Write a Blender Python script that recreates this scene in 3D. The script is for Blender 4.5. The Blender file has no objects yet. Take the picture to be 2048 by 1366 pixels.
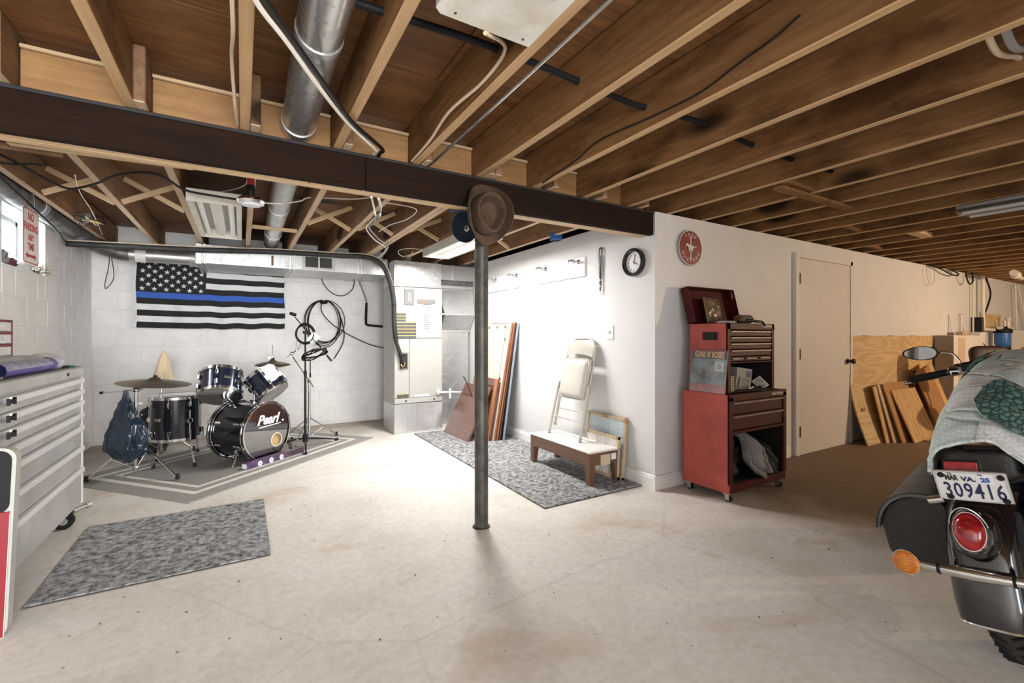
import bpy, bmesh, math, random
from mathutils import Vector, Matrix, Euler, Quaternion, noise
C = bpy.context.scene.collection
R = math.radians
rnd = random.Random(7)
SC = bpy.context.scene
# ------------------------------------------------------------ camera
cam_d = bpy.data.cameras.new('camera'); cam = bpy.data.objects.new('camera', cam_d); C.objects.link(cam)
cam_d.sensor_width = 36; cam_d.lens = 16.0; cam_d.shift_y = -12/2048; cam_d.clip_start = .05; cam_d.clip_end = 100
YAW = math.atan2(540, 910.22)
cam.location = (0, 0, 1.22); cam.rotation_euler = (R(90), 0, -YAW)
SC.camera = cam
# ------------------------------------------------------------ view, world, lights
vs = SC.view_settings
vs.view_transform = 'Standard'; vs.look = 'None'; vs.gamma = 1; vs.use_curve_mapping = False; vs.exposure = 0.3
w = bpy.data.worlds.new('world'); SC.world = w; w.use_nodes = True
bg = w.node_tree.nodes['Background']; bg.inputs[0].default_value = (.93, .97, 1, 1); bg.inputs[1].default_value = 1.3
def area(name, loc, rot, sx, sy, power, col):
    d = bpy.data.lights.new(name, 'AREA'); d.shape = 'RECTANGLE'; d.size = sx; d.size_y = sy; d.energy = power; d.color = col
    o = bpy.data.objects.new(name, d); C.objects.link(o); o.location = loc; o.rotation_euler = rot
    return o
area('front_fill', (-.2, -3.85, 1.15), (R(90), 0, R(18)), 2.4, 2.0, 145, (.98, .985, 1)).data.spread = R(96)  # added fill lamp behind the camera, aimed left; no such source is seen
area('daylight_window', (-1.75, 4.9, 1.95), (0, R(-90), 0), .5, .8, 75, (.93, .97, 1))
bl = bpy.data.lights.new('workshop_bulb', 'POINT'); bl.energy = 330; bl.color = (1, .75, .50); bl.shadow_soft_size = .06
blo = bpy.data.objects.new('workshop_bulb', bl); C.objects.link(blo); blo.location = (8.6, -1.6, 1.75)
# ------------------------------------------------------------ materials
MATS = {}
def nodes_of(m):
    m.use_nodes = True
    nt = m.node_tree
    return nt, nt.nodes['Principled BSDF']
def N(nt, t, **kw):
    n = nt.nodes.new(t)
    for k, v in kw.items():
        if k in n.inputs: n.inputs[k].default_value = v
        else: setattr(n, k, v)
    return n
def ramp(nt, fac, stops):
    r = nt.nodes.new('ShaderNodeValToRGB'); e = r.color_ramp.elements
    while len(e) < len(stops): e.new(.5)
    for el, (p, c) in zip(e, stops): el.position = p; el.color = (*c, 1) if len(c) == 3 else c
    nt.links.new(fac, r.inputs[0]); return r
def coords(nt, scale=(1, 1, 1), rndoff=True, src='Object'):
    tc = nt.nodes.new('ShaderNodeTexCoord'); mp = nt.nodes.new('ShaderNodeMapping'); mp.inputs['Scale'].default_value = scale
    nt.links.new(tc.outputs[src], mp.inputs['Vector'])
    if rndoff:
        oi = nt.nodes.new('ShaderNodeObjectInfo'); mm = N(nt, 'ShaderNodeMath', operation='MULTIPLY'); mm.inputs[1].default_value = 37
        nt.links.new(oi.outputs['Random'], mm.inputs[0]); nt.links.new(mm.outputs[0], mp.inputs['Location'])
    return mp.outputs[0]
def mat(name, col, rough=.5, metal=0, var=0, scale=8, bump=0, bscale=60, spec=None, coat=0, emit=None, estr=0, alpha=1, trans=0, col2=None, src='Object'):
    """plain painted / moulded surface with gentle procedural mottling"""
    if name in MATS: return MATS[name]
    m = bpy.data.materials.new(name); nt, b = nodes_of(m); MATS[name] = m
    b.inputs['Base Color'].default_value = (*col, 1); b.inputs['Roughness'].default_value = rough; b.inputs['Metallic'].default_value = metal
    if spec is not None: b.inputs['Specular IOR Level'].default_value = spec
    if coat: b.inputs['Coat Weight'].default_value = coat; b.inputs['Coat Roughness'].default_value = .06
    if trans: b.inputs['Transmission Weight'].default_value = trans
    if alpha < 1: b.inputs['Alpha'].default_value = alpha
    if emit: b.inputs['Emission Color'].default_value = (*emit, 1); b.inputs['Emission Strength'].default_value = estr
    if var or col2 or bump: v = coords(nt, src=src)
    if var or col2:
        n = N(nt, 'ShaderNodeTexNoise', Scale=scale, Detail=6, Roughness=.6); nt.links.new(v, n.inputs['Vector'])
        c2 = col2 or tuple(max(0, c*(1-var)) for c in col)
        r = ramp(nt, n.outputs['Fac'], [(.35, c2), (.62, col)]); nt.links.new(r.outputs[0], b.inputs['Base Color'])
    if bump:
        n2 = N(nt, 'ShaderNodeTexNoise', Scale=bscale, Detail=4); nt.links.new(v, n2.inputs['Vector'])
        bp = N(nt, 'ShaderNodeBump', Strength=bump, Distance=.01); nt.links.new(n2.outputs['Fac'], bp.inputs['Height']); nt.links.new(bp.outputs[0], b.inputs['Normal'])
    return m
def wood(name, c1, c2, axis='Y', rough=.65, knots=0, grain=14, contrast=(.32, .68), stain=None, figure=0):
    """sawn or veneered wood: grain stretched along an axis, knots and dark blotches"""
    if name in MATS: return MATS[name]
    m = bpy.data.materials.new(name); nt, b = nodes_of(m); MATS[name] = m
    s = [1, 1, 1]; s['XYZ'.index(axis)] = .06
    v = coords(nt, tuple(s))
    n = N(nt, 'ShaderNodeTexNoise', Scale=grain*3, Detail=6, Roughness=.55, Distortion=.3); nt.links.new(v, n.inputs['Vector'])
    fac = n.outputs['Fac']
    if figure:
        s2 = [1, 1, 1]; s2['XYZ'.index(axis)] = .22
        v3 = coords(nt, tuple(s2))
        n3 = N(nt, 'ShaderNodeTexNoise', Scale=figure, Detail=1.5, Distortion=.6); nt.links.new(v3, n3.inputs['Vector'])
        m1 = N(nt, 'ShaderNodeMath', operation='MULTIPLY'); m1.inputs[1].default_value = 13; nt.links.new(n3.outputs['Fac'], m1.inputs[0])
        m2 = N(nt, 'ShaderNodeMath', operation='PINGPONG'); m2.inputs[1].default_value = .5; nt.links.new(m1.outputs[0], m2.inputs[0])
        m3 = N(nt, 'ShaderNodeMath', operation='MULTIPLY_ADD'); m3.inputs[1].default_value = .7; nt.links.new(m2.outputs[0], m3.inputs[0])
        m4 = N(nt, 'ShaderNodeMath', operation='MULTIPLY'); m4.inputs[1].default_value = .62; nt.links.new(fac, m4.inputs[0]); nt.links.new(m4.outputs[0], m3.inputs[2])
        fac = m3.outputs[0]
    r = ramp(nt, fac, [(contrast[0], c2), (contrast[1], c1)])
    out = r.outputs[0]
    if stain or knots:
        s4 = [1, 1, 1]; s4['XYZ'.index(axis)] = .4
        v2 = coords(nt, tuple(s4))
        n2 = N(nt, 'ShaderNodeTexNoise', Scale=4.2, Detail=7, Roughness=.66); nt.links.new(v2, n2.inputs['Vector'])
        dark = tuple(c*.45 for c in c2)
        r2 = ramp(nt, n2.outputs['Fac'], [(.33, (0, 0, 0)), (.52, (1, 1, 1))])
        mx = N(nt, 'ShaderNodeMix', data_type='RGBA'); nt.links.new(r2.outputs[0], mx.inputs[0]); mx.inputs[6].default_value = (*(stain or dark), 1); nt.links.new(out, mx.inputs[7]); out = mx.outputs[2]
        if knots:
            vo = N(nt, 'ShaderNodeTexVoronoi', Scale=knots, Randomness=1); nt.links.new(v2, vo.inputs['Vector'])
            r3 = ramp(nt, vo.outputs['Distance'], [(.13, (0, 0, 0)), (.24, (1, 1, 1))])
            mx2 = N(nt, 'ShaderNodeMix', data_type='RGBA'); nt.links.new(r3.outputs[0], mx2.inputs[0]); mx2.inputs[6].default_value = (*tuple(c*.4 for c in dark), 1); nt.links.new(out, mx2.inputs[7]); out = mx2.outputs[2]
    nt.links.new(out, b.inputs['Base Color']); b.inputs['Roughness'].default_value = rough
    if rough > .7: b.inputs['Specular IOR Level'].default_value = .2
    bp = N(nt, 'ShaderNodeBump', Strength=.25, Distance=.004); nt.links.new(n.outputs['Fac'], bp.inputs['Height']); nt.links.new(bp.outputs[0], b.inputs['Normal'])
    return m
def galv(name='galvanised', base=.56, dark=.43, rough=.42, scale=42):
    if name in MATS: return MATS[name]
    m = bpy.data.materials.new(name); nt, b = nodes_of(m); MATS[name] = m
    v = coords(nt); vo = N(nt, 'ShaderNodeTexVoronoi', Scale=scale); nt.links.new(v, vo.inputs['Vector'])
    n = N(nt, 'ShaderNodeTexNoise', Scale=5, Detail=5); nt.links.new(v, n.inputs['Vector'])
    ad = N(nt, 'ShaderNodeMath', operation='ADD'); nt.links.new(vo.outputs['Color'], ad.inputs[0]); nt.links.new(n.outputs['Fac'], ad.inputs[1])
    r = ramp(nt, ad.outputs[0], [(.35, (dark, dark*1.02, dark*1.03)), (1.3, (base, base, base*.99))]); nt.links.new(r.outputs[0], b.inputs['Base Color'])
    r2 = ramp(nt, ad.outputs[0], [(.3, (rough+.18,)*3), (1.3, (rough-.06,)*3)]); nt.links.new(r2.outputs[0], b.inputs['Roughness'])
    b.inputs['Metallic'].default_value = .85
    return m
chrome = mat('chrome', (.80, .81, .82), .14, 1, var=.12, scale=20)
steel = mat('brushed_steel', (.62, .62, .61), .32, 1, var=.2, scale=14)
black = mat('black_rubber', (.012, .012, .013), .6, var=.3, spec=.25)
blackgl = mat('black_lacquer', (.010, .010, .014), .12, 0, coat=.6, var=.2)
blackm = mat('black_metal', (.013, .013, .015), .4, .2, var=.3, spec=.35)
white = mat('white_plastic', (.82, .81, .78), .4, var=.06)
GALV = galv(); GALVD = galv('galvanised_dark', .20, .09, .45, 14); GALVB = galv('galvanised_bright', .66, .52, .40, 24)
# ------------------------------------------------------------ mesh helpers
class MB:
    def __init__(s): s.v = []; s.f = []; s.m = []
    def add(s, vs, fs, mi=0, M=None):
        o = len(s.v)
        for p in vs:
            p = Vector(p); s.v.append(M @ p if M else p)
        for f in fs: s.f.append([i+o for i in f]); s.m.append(mi)
        return s
    def box(s, c, d, rot=None, ch=0, mi=0, M=None):
        hx, hy, hz = d[0]/2, d[1]/2, d[2]/2
        T = Matrix.Translation(c)
        if rot: T = T @ Euler(rot).to_matrix().to_4x4()
        if M: T = M @ T
        if ch <= 0:
            vs = [(x*hx, y*hy, z*hz) for z in (-1, 1) for y in (-1, 1) for x in (-1, 1)]
            fs = [(0, 2, 3, 1), (4, 5, 7, 6), (0, 1, 5, 4), (2, 6, 7, 3), (0, 4, 6, 2), (1, 3, 7, 5)]
            return s.add(vs, fs, mi, T)
        ch = min(ch, hx*.9, hy*.9, hz*.9); vs = []; idx = {}
        for z in (-1, 1):
            for y in (-1, 1):
                for x in (-1, 1):
                    for a in range(3):
                        p = [x*hx, y*hy, z*hz]
                        for b in range(3):
                            if b != a: p[b] -= (x, y, z)[b]*ch
                        idx[(x, y, z, a)] = len(vs); vs.append(p)
        fs = []
        for a in range(3):
            b, c2 = (a+1) % 3, (a+2) % 3
            for sg in (-1, 1):
                q = []
                for (u, w2) in ((-1, -1), (1, -1), (1, 1), (-1, 1)):
                    k = [0, 0, 0]; k[a] = sg; k[b] = u; k[c2] = w2; q.append(idx[(*k, a)])
                fs.append(q if sg > 0 else q[::-1])
            for u in (-1, 1):
                for w2 in (-1, 1):
                    k0 = [0]*3; k1 = [0]*3; k0[a] = -1; k1[a] = 1
                    for k in (k0, k1): k[b] = u; k[c2] = w2
                    fs.append([idx[(*k0, b)], idx[(*k1, b)], idx[(*k1, c2)], idx[(*k0, c2)]] if u*w2 > 0 else [idx[(*k0, c2)], idx[(*k1, c2)], idx[(*k1, b)], idx[(*k0, b)]])
        for z in (-1, 1):
            for y in (-1, 1):
                for x in (-1, 1):
                    t = [idx[(x, y, z, a)] for a in range(3)]
                    fs.append(t if x*y*z > 0 else t[::-1])
        return s.add(vs, fs, mi, T)
    def cyl(s, p0, p1, r0, r1=None, n=16, caps=True, mi=0, M=None):
        return s.tube([p0, p1], [r0, r0 if r1 is None else r1], n, caps, mi, M)
    def tube(s, pts, r, n=8, caps=True, mi=0, M=None, closed=False):
        P = [Vector(p) for p in pts]; k = len(P)
        rr = r if isinstance(r, (list, tuple)) else [r]*k
        tg = []
        for i in range(k):
            a = P[(i-1) % k] if closed else P[max(i-1, 0)]; b = P[(i+1) % k] if closed else P[min(i+1, k-1)]
            t = b-a; tg.append(t.normalized() if t.length > 1e-9 else Vector((0, 0, 1)))
        up = Vector((0, 0, 1)) if abs(tg[0].z) < .9 else Vector((1, 0, 0))
        x = tg[0].cross(up).normalized(); vs = []
        for i in range(k):
            if i: x = (tg[i-1].rotation_difference(tg[i]) @ x).normalized()
            y = tg[i].cross(x)
            for j in range(n):
                a = 2*math.pi*j/n; vs.append(P[i] + (x*math.cos(a)+y*math.sin(a))*rr[i])
        fs = []
        for i in range(k if closed else k-1):
            i2 = (i+1) % k
            for j in range(n):
                j2 = (j+1) % n; fs.append((i*n+j2, i*n+j, i2*n+j, i2*n+j2))
        if caps and not closed: fs.append(list(range(n))); fs.append([(k-1)*n+j for j in range(n-1, -1, -1)])
        return s.add(vs, fs, mi, M)
    def lathe(s, prof, n=32, mi=0, M=None):
        vs = []; fs = []
        for (r, z) in prof:
            for j in range(n):
                a = 2*math.pi*j/n; vs.append((r*math.cos(a), r*math.sin(a), z))
        for i in range(len(prof)-1):
            for j in range(n):
                j2 = (j+1) % n; fs.append((i*n+j, i*n+j2, (i+1)*n+j2, (i+1)*n+j))
        if prof[0][0] > 1e-5: fs.append([j for j in range(n-1, -1, -1)])
        if prof[-1][0] > 1e-5: fs.append([(len(prof)-1)*n+j for j in range(n)])
        return s.add(vs, fs, mi, M)
    def ring(s, R0, r, n=40, m=8, M=None, mi=0):
        return s.tube([(R0*math.cos(2*math.pi*i/n), R0*math.sin(2*math.pi*i/n), 0) for i in range(n)], r, m, mi=mi, M=M, closed=True)
    def sph(s, c, r, n=16, m=10, mi=0, M=None):
        r = r if isinstance(r, (tuple, list)) else (r, r, r); vs = []; fs = []
        for i in range(m+1):
            t = math.pi*i/m
            for j in range(n):
                a = 2*math.pi*j/n; vs.append((c[0]+r[0]*math.sin(t)*math.cos(a), c[1]+r[1]*math.sin(t)*math.sin(a), c[2]-r[2]*math.cos(t)))
        for i in range(m):
            for j in range(n):
                j2 = (j+1) % n; fs.append((i*n+j, i*n+j2, (i+1)*n+j2, (i+1)*n+j))
        return s.add(vs, fs, mi, M)
    def prism(s, poly, z0, z1, mi=0, M=None):
        n = len(poly); vs = [(x, y, z0) for x, y in poly]+[(x, y, z1) for x, y in poly]
        fs = [list(range(n-1, -1, -1)), list(range(n, 2*n))]+[(i, (i+1) % n, n+(i+1) % n, n+i) for i in range(n)]
        return s.add(vs, fs, mi, M)
    def grid(s, fn, nu, nv, mi=None, M=None, th=0):
        vs = [Vector(fn(i/nu, j/nv)) for j in range(nv+1) for i in range(nu+1)]; fs = []; ms = []
        for j in range(nv):
            for i in range(nu):
                a = j*(nu+1)+i; fs.append((a, a+1, a+nu+2, a+nu+1)); ms.append(mi(i/nu+.5/nu, j/nv+.5/nv) if callable(mi) else (mi or 0))
        if th:
            W = nu+1; nr = []
            for j in range(nv+1):
                for i in range(nu+1):
                    du = vs[j*W+min(i+1, nu)]-vs[j*W+max(i-1, 0)]; dv = vs[min(j+1, nv)*W+i]-vs[max(j-1, 0)*W+i]; q = du.cross(dv)
                    nr.append(q.normalized() if q.length > 1e-12 else Vector((0, 0, 1)))
            o = len(vs); vs += [p-q*th for p, q in zip(vs, nr)]
            fs += [(a+o, d+o, c+o, b+o) for (a, b, c, d) in fs]; ms += ms[:]
            bd = [i for i in range(nu)], nv
            for i in range(nu):
                fs.append((i+1, i, i+o, i+1+o)); ms.append(ms[i]); a = nv*W+i; fs.append((a, a+1, a+1+o, a+o)); ms.append(ms[(nv-1)*nu+i])
            for j in range(nv):
                a = j*W; fs.append((a, a+W, a+W+o, a+o)); ms.append(ms[j*nu]); a = j*W+nu; fs.append((a+W, a, a+o, a+W+o)); ms.append(ms[j*nu+nu-1])
        o = len(s.v)
        for p in vs: s.v.append(M @ p if M else p)
        for f, k in zip(fs, ms): s.f.append([i+o for i in f]); s.m.append(k)
        return s
    def mesh(s, name, mats, smooth=40):
        me = bpy.data.meshes.new(name); me.from_pydata([tuple(p) for p in s.v], [], s.f)
        for m in (mats if isinstance(mats, (list, tuple)) else [mats]): me.materials.append(m)
        me.polygons.foreach_set('material_index', s.m)
        if smooth:
            me.polygons.foreach_set('use_smooth', [True]*len(me.polygons)); me.set_sharp_from_angle(angle=R(smooth))
        me.update(); return me
    def build(s, name, mats, parent=None, smooth=40, loc=None, rot=None):
        return link(name, s.mesh(name, mats, smooth), parent, loc, rot)
def link(name, me, parent=None, loc=None, rot=None):
    o = bpy.data.objects.new(name, me); C.objects.link(o)
    if parent: o.parent = parent
    if loc is not None: o.location = loc
    if rot is not None: o.rotation_euler = rot
    return o
def tag(o, label, cat, group=None):
    o['label'] = label; o['category'] = cat
    if group: o['group'] = group
    return o
def thing(name, label, cat, loc=(0, 0, 0), rot=(0, 0, 0), group=None):
    o = bpy.data.objects.new(name, None); C.objects.link(o); o.empty_display_size = .1
    o.location = loc; o.rotation_euler = rot
    return tag(o, label, cat, group)
def solo(name, mb, m, label, cat, loc=None, rot=None, group=None, smooth=40):
    return tag(mb.build(name, m, None, smooth, loc, rot), label, cat, group)
def struct(name, mb, m, smooth=40, parent=None):
    o = mb.build(name, m, parent, smooth)
    if not parent: o['kind'] = 'structure'
    return o
def B(c, d, rot=None, ch=.003): return MB().box(c, d, rot, ch)
def X(x0, x1, y0, y1, z0, z1, ch=.003): return MB().box(((x0+x1)/2, (y0+y1)/2, (z0+z1)/2), (x1-x0, y1-y0, z1-z0), None, ch)
def smooth_path(pts, k=6):
    P = [Vector(p) for p in pts]; out = []
    for i in range(len(P)-1):
        a = P[max(i-1, 0)]; b = P[i]; c = P[i+1]; d = P[min(i+2, len(P)-1)]
        for j in range(k):
            t = j/k; out.append(.5*((2*b)+(c-a)*t+(2*a-5*b+4*c-d)*t*t+(3*b-a-3*c+d)*t*t*t))
    out.append(P[-1]); return out
def cable(name, label, pts, r, m, cat='cable', k=6, n=7, group=None):
    return solo(name, MB().tube(smooth_path(pts, k), r, n), m, label, cat, group=group)
def text(name, s, size, m, parent, M=None, ext=.0006, sx=1, shear=0, align='CENTER', bold=0, sp=1):
    cu = bpy.data.curves.new('t', 'FONT'); cu.body = s; cu.size = size; cu.extrude = ext; cu.align_x = align; cu.align_y = 'CENTER'; cu.shear = shear; cu.offset = bold; cu.resolution_u = 2; cu.space_character = sp
    o = bpy.data.objects.new('t', cu); C.objects.link(o)
    bpy.context.view_layer.update()
    me = bpy.data.meshes.new_from_object(o.evaluated_get(bpy.context.evaluated_depsgraph_get()))
    bpy.data.objects.remove(o); bpy.data.curves.remove(cu)
    me.name = name; me.materials.clear(); me.materials.append(m)
    me.transform((M or Matrix()) @ Matrix.Diagonal((sx, 1, 1, 1)))
    return link(name, me, parent)
def copy_tree(o, parent=None):
    c = o.copy(); C.objects.link(c)
    if parent: c.parent = parent
    for ch in list(o.children): copy_tree(ch, c)
    return c
def T(*a): return Matrix.Translation(a)
def RX(a): return Matrix.Rotation(R(a), 4, 'X')
def RY(a): return Matrix.Rotation(R(a), 4, 'Y')
def RZ(a): return Matrix.Rotation(R(a), 4, 'Z')
FACE_NEGY = RX(90)                    # text plane -> faces -Y, reads along +X
FACE_NEGX = RZ(-90) @ RX(90)          # faces -X, reads along -Y
FACE_POSX = RZ(90) @ RX(90)           # faces +X, reads along +Y
def place(o, p, axis, spin=0):
    """put a thing whose own Z axis should point along 'axis'"""
    q = Vector((0, 0, 1)).rotation_difference(Vector(axis).normalized()) @ Quaternion((0, 0, 1), R(spin))
    o.location = p; o.rotation_mode = 'XYZ'; o.rotation_euler = q.to_euler('XYZ'); return o
# ------------------------------------------------------------ setting materials
def concrete():
    m = bpy.data.materials.new('concrete_floor'); nt, b = nodes_of(m)
    v = coords(nt, rndoff=False)
    n1 = N(nt, 'ShaderNodeTexNoise', Scale=1.1, Detail=8, Roughness=.62); nt.links.new(v, n1.inputs['Vector'])
    r1 = ramp(nt, n1.outputs['Fac'], [(.30, (.62, .575, .505)), (.50, (.75, .715, .66)), (.72, (.82, .79, .745))])
    n2 = N(nt, 'ShaderNodeTexNoise', Scale=26, Detail=6, Roughness=.7); nt.links.new(v, n2.inputs['Vector'])
    r2 = ramp(nt, n2.outputs['Fac'], [(.30, (.80, .78, .76)), (.60, (1, 1, 1))])
    mx = N(nt, 'ShaderNodeMix', data_type='RGBA', blend_type='MULTIPLY'); mx.inputs[0].default_value = .8
    nt.links.new(r1.outputs[0], mx.inputs[6]); nt.links.new(r2.outputs[0], mx.inputs[7]); out = mx.outputs[2]
    # rust-brown spills, patchy, along the drum corner and under the left wall
    vs_ = coords(nt, (1.0, 1.3, 1), rndoff=False)
    n3 = N(nt, 'ShaderNodeTexNoise', Scale=1.6, Detail=7, Roughness=.55, Distortion=.6); nt.links.new(vs_, n3.inputs['Vector'])
    r3 = ramp(nt, n3.outputs['Fac'], [(.58, (0, 0, 0)), (.68, (.5, .5, .5))])
    mx3 = N(nt, 'ShaderNodeMix', data_type='RGBA'); nt.links.new(r3.outputs[0], mx3.inputs[0]); nt.links.new(out, mx3.inputs[6]); mx3.inputs[7].default_value = (.50, .37, .24, 1); out = mx3.outputs[2]
    # tube light's shadow past the wall corner painted brown; dirt along the back wall
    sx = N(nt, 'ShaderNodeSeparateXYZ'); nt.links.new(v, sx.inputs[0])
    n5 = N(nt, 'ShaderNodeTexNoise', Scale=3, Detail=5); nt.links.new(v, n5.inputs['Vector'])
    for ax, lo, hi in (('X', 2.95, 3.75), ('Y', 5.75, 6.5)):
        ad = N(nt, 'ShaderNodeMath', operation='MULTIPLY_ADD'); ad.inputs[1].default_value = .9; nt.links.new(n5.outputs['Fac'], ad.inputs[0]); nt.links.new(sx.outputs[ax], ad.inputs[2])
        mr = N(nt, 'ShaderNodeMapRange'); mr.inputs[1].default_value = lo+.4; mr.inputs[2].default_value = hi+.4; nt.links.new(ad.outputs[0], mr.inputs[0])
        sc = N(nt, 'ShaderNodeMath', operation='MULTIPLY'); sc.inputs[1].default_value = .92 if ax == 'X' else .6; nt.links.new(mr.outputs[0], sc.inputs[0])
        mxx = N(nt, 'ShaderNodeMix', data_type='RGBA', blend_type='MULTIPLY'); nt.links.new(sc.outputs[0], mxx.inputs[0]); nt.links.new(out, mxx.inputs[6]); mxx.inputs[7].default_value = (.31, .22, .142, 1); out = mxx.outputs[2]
    # hairline cracks and dark specks
    nw = N(nt, 'ShaderNodeTexNoise', Scale=2.2, Detail=5); nt.links.new(v, nw.inputs['Vector'])
    vm = N(nt, 'ShaderNodeMix', data_type='RGBA'); vm.inputs[0].default_value = .12; nt.links.new(v, vm.inputs[6]); nt.links.new(nw.outputs['Color'], vm.inputs[7])
    vo = N(nt, 'ShaderNodeTexVoronoi', feature='DISTANCE_TO_EDGE', Scale=.42); nt.links.new(vm.outputs[2], vo.inputs['Vector'])
    r4 = ramp(nt, vo.outputs['Distance'], [(.0, (.6, .6, .6)), (.0016, (1, 1, 1))])
    mx4 = N(nt, 'ShaderNodeMix', data_type='RGBA', blend_type='MULTIPLY'); mx4.inputs[0].default_value = .28; nt.links.new(out, mx4.inputs[6]); nt.links.new(r4.outputs[0], mx4.inputs[7]); out = mx4.outputs[2]
    v5 = N(nt, 'ShaderNodeTexVoronoi', Scale=9, Randomness=1); nt.links.new(v, v5.inputs['Vector'])
    r5 = ramp(nt, v5.outputs['Distance'], [(.035, (.30, .27, .23)), (.06, (1, 1, 1))])
    mx5 = N(nt, 'ShaderNodeMix', data_type='RGBA', blend_type='MULTIPLY'); mx5.inputs[0].default_value = .8; nt.links.new(out, mx5.inputs[6]); nt.links.new(r5.outputs[0], mx5.inputs[7]); out = mx5.outputs[2]
    nt.links.new(out, b.inputs['Base Color']); b.inputs['Roughness'].default_value = .72
    bp = N(nt, 'ShaderNodeBump', Strength=.22, Distance=.006); nt.links.new(n2.outputs['Fac'], bp.inputs['Height']); nt.links.new(bp.outputs[0], b.inputs['Normal'])
    return m
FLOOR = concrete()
PAINT = mat('white_wall_paint', (.745, .742, .735), .55, var=.05, scale=3, bump=.06, bscale=90)
BLOCK = mat('painted_block', (.815, .805, .785), .6, var=.09, scale=5, bump=.3, bscale=45)
MORTAR = mat('painted_mortar', (.80, .79, .77), .7, var=.08, bump=.25)
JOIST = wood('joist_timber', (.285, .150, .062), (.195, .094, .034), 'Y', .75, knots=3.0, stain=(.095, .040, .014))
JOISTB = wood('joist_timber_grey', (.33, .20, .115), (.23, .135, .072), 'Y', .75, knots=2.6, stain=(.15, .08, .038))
SUBFL = wood('subfloor_plywood', (.255, .118, .040), (.140, .058, .018), 'X', .65, knots=1.7, stain=(.12, .046, .013))
PALE = wood('pale_softwood', (.70, .52, .32), (.55, .38, .21), 'X', .6)
PALEY = wood('pale_softwood_long', (.70, .52, .32), (.55, .38, .21), 'Y', .6)
BEAMD = wood('dark_stained_beam', (.020, .0085, .004), (.012, .005, .0025), 'X', .9, stain=(.010, .005, .003))
BLKW = wood('blocking_wood', (.42, .235, .090), (.30, .155, .055), 'X', .6, knots=3, stain=(.27, .13, .045))
JEDGE = wood('joist_edge', (.56, .37, .20), (.46, .29, .145), 'Y', .65)  # paler bottom faces: clean edge wood with floor bounce put into the colour
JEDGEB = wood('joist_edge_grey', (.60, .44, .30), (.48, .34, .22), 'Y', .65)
TRIMW = mat('white_trim', (.83, .82, .80), .4)
# ------------------------------------------------------------ floor and ceiling
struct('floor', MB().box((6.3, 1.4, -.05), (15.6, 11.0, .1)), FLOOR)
ceil = struct('ceiling', X(-1.64, 14.1, -4.1, 6.9, 2.455, 2.53, 0), SUBFL)
pm = X(-1.218, 1.218, -.608, .608, -.007, .007, .002).mesh('panel', SUBFL)
y = -3.45
while y < 6.6:
    x = -.42 + (.6 if int(round(y*10)) % 2 else 0)
    while x < 14.2:
        link('panel', pm, ceil, (x, y, 2.447)); x += 2.442
    y += 1.222
JH = .238
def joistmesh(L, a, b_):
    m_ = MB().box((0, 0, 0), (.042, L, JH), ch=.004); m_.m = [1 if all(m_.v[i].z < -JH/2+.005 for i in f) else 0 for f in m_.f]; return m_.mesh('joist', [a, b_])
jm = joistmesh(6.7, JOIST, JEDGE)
jx = [-1.255, -.834, -.412, .012, .43, .855, 1.262, 1.672, 2.096, 2.53] + [2.953+.4225*i for i in range(26)]
for i, x in enumerate(jx):
    xx = x + rnd.uniform(-.004, .004)*(i > 9)
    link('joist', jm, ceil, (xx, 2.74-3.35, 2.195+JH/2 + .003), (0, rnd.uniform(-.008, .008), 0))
jm2 = joistmesh(4.24, JOISTB, JEDGEB)
for x in [-1.222, -.795, -.370, .055, .474, .905, 1.306, 1.351, 1.786, 2.21, 2.635]:
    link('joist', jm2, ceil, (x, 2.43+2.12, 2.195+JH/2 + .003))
# blocking over the beam with its pale top cleat, bridging, battens
xs = jx[:10]+[2.78]
for a, b_ in zip(xs[:-1], xs[1:]):
    a2, b2 = a+.066, b_-.023
    X(a2, b2, 2.585, 2.615, 2.197, 2.375, .002).build('blocking', BLKW, ceil)
    X(a2, b2, 2.572, 2.612, 2.378, 2.393, .002).build('cleat', PALE, ceil)
bxs = [-1.222, -.795, -.370, .055, .474, .905, 1.306, 1.786, 2.21, 2.635]
def brace(p0, p1):
    p0 = Vector(p0); p1 = Vector(p1); d = p1-p0; q = d.to_track_quat('X', 'Z'); o = B((0, 0, 0), (d.length, .02, .038)).build('brace', PALE, ceil)
    o.location = (p0+p1)/2; o.rotation_euler = q.to_euler()
for a, b_ in zip(bxs[:-1], bxs[1:]):
    if abs(a+.37) < .01: continue
    if abs(a-.055) < .01:
        X(a+.022, b_-.022, 4.74, 4.80, 2.20, 2.225).build('brace', PALE, ceil); continue
    brace((a+.025, 4.40, 2.215), (b_-.025, 4.40, 2.41)); brace((a+.025, 4.47, 2.41), (b_-.025, 4.47, 2.215))
for i in (11, 12, 15, 18):
    X(jx[i-1]+.023, jx[i]-.023, 1.4+.1*i-.9, 1.44+.1*i-.9, 2.20, 2.43).build('blocking', JOIST, ceil)
for i, yy in ((16, 1.75), (19, .9)):
    X(jx[i]+.023, jx[i+1]-.023, yy, yy+.09, 2.20, 2.24).build('blocking', PALE, ceil)
X(3.0, 3.95, 1.63, 1.70, 2.172, 2.194).build('batten', JOIST, ceil)
B((2.84, .47, 2.235), (.40, .09, .04), (0, R(3), R(12))).build('batten', wood('grey_weathered_batten', (.42, .34, .25), (.30, .23, .16), 'X'), ceil)
B((-.62, 3.19, 2.180), (.76, .045, .024), (0, 0, R(-4))).build('batten', PALE, ceil)
B((-1.12, 3.28, 2.180), (.60, .05, .024), (0, 0, R(2))).build('batten', JOISTB, ceil)
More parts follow.
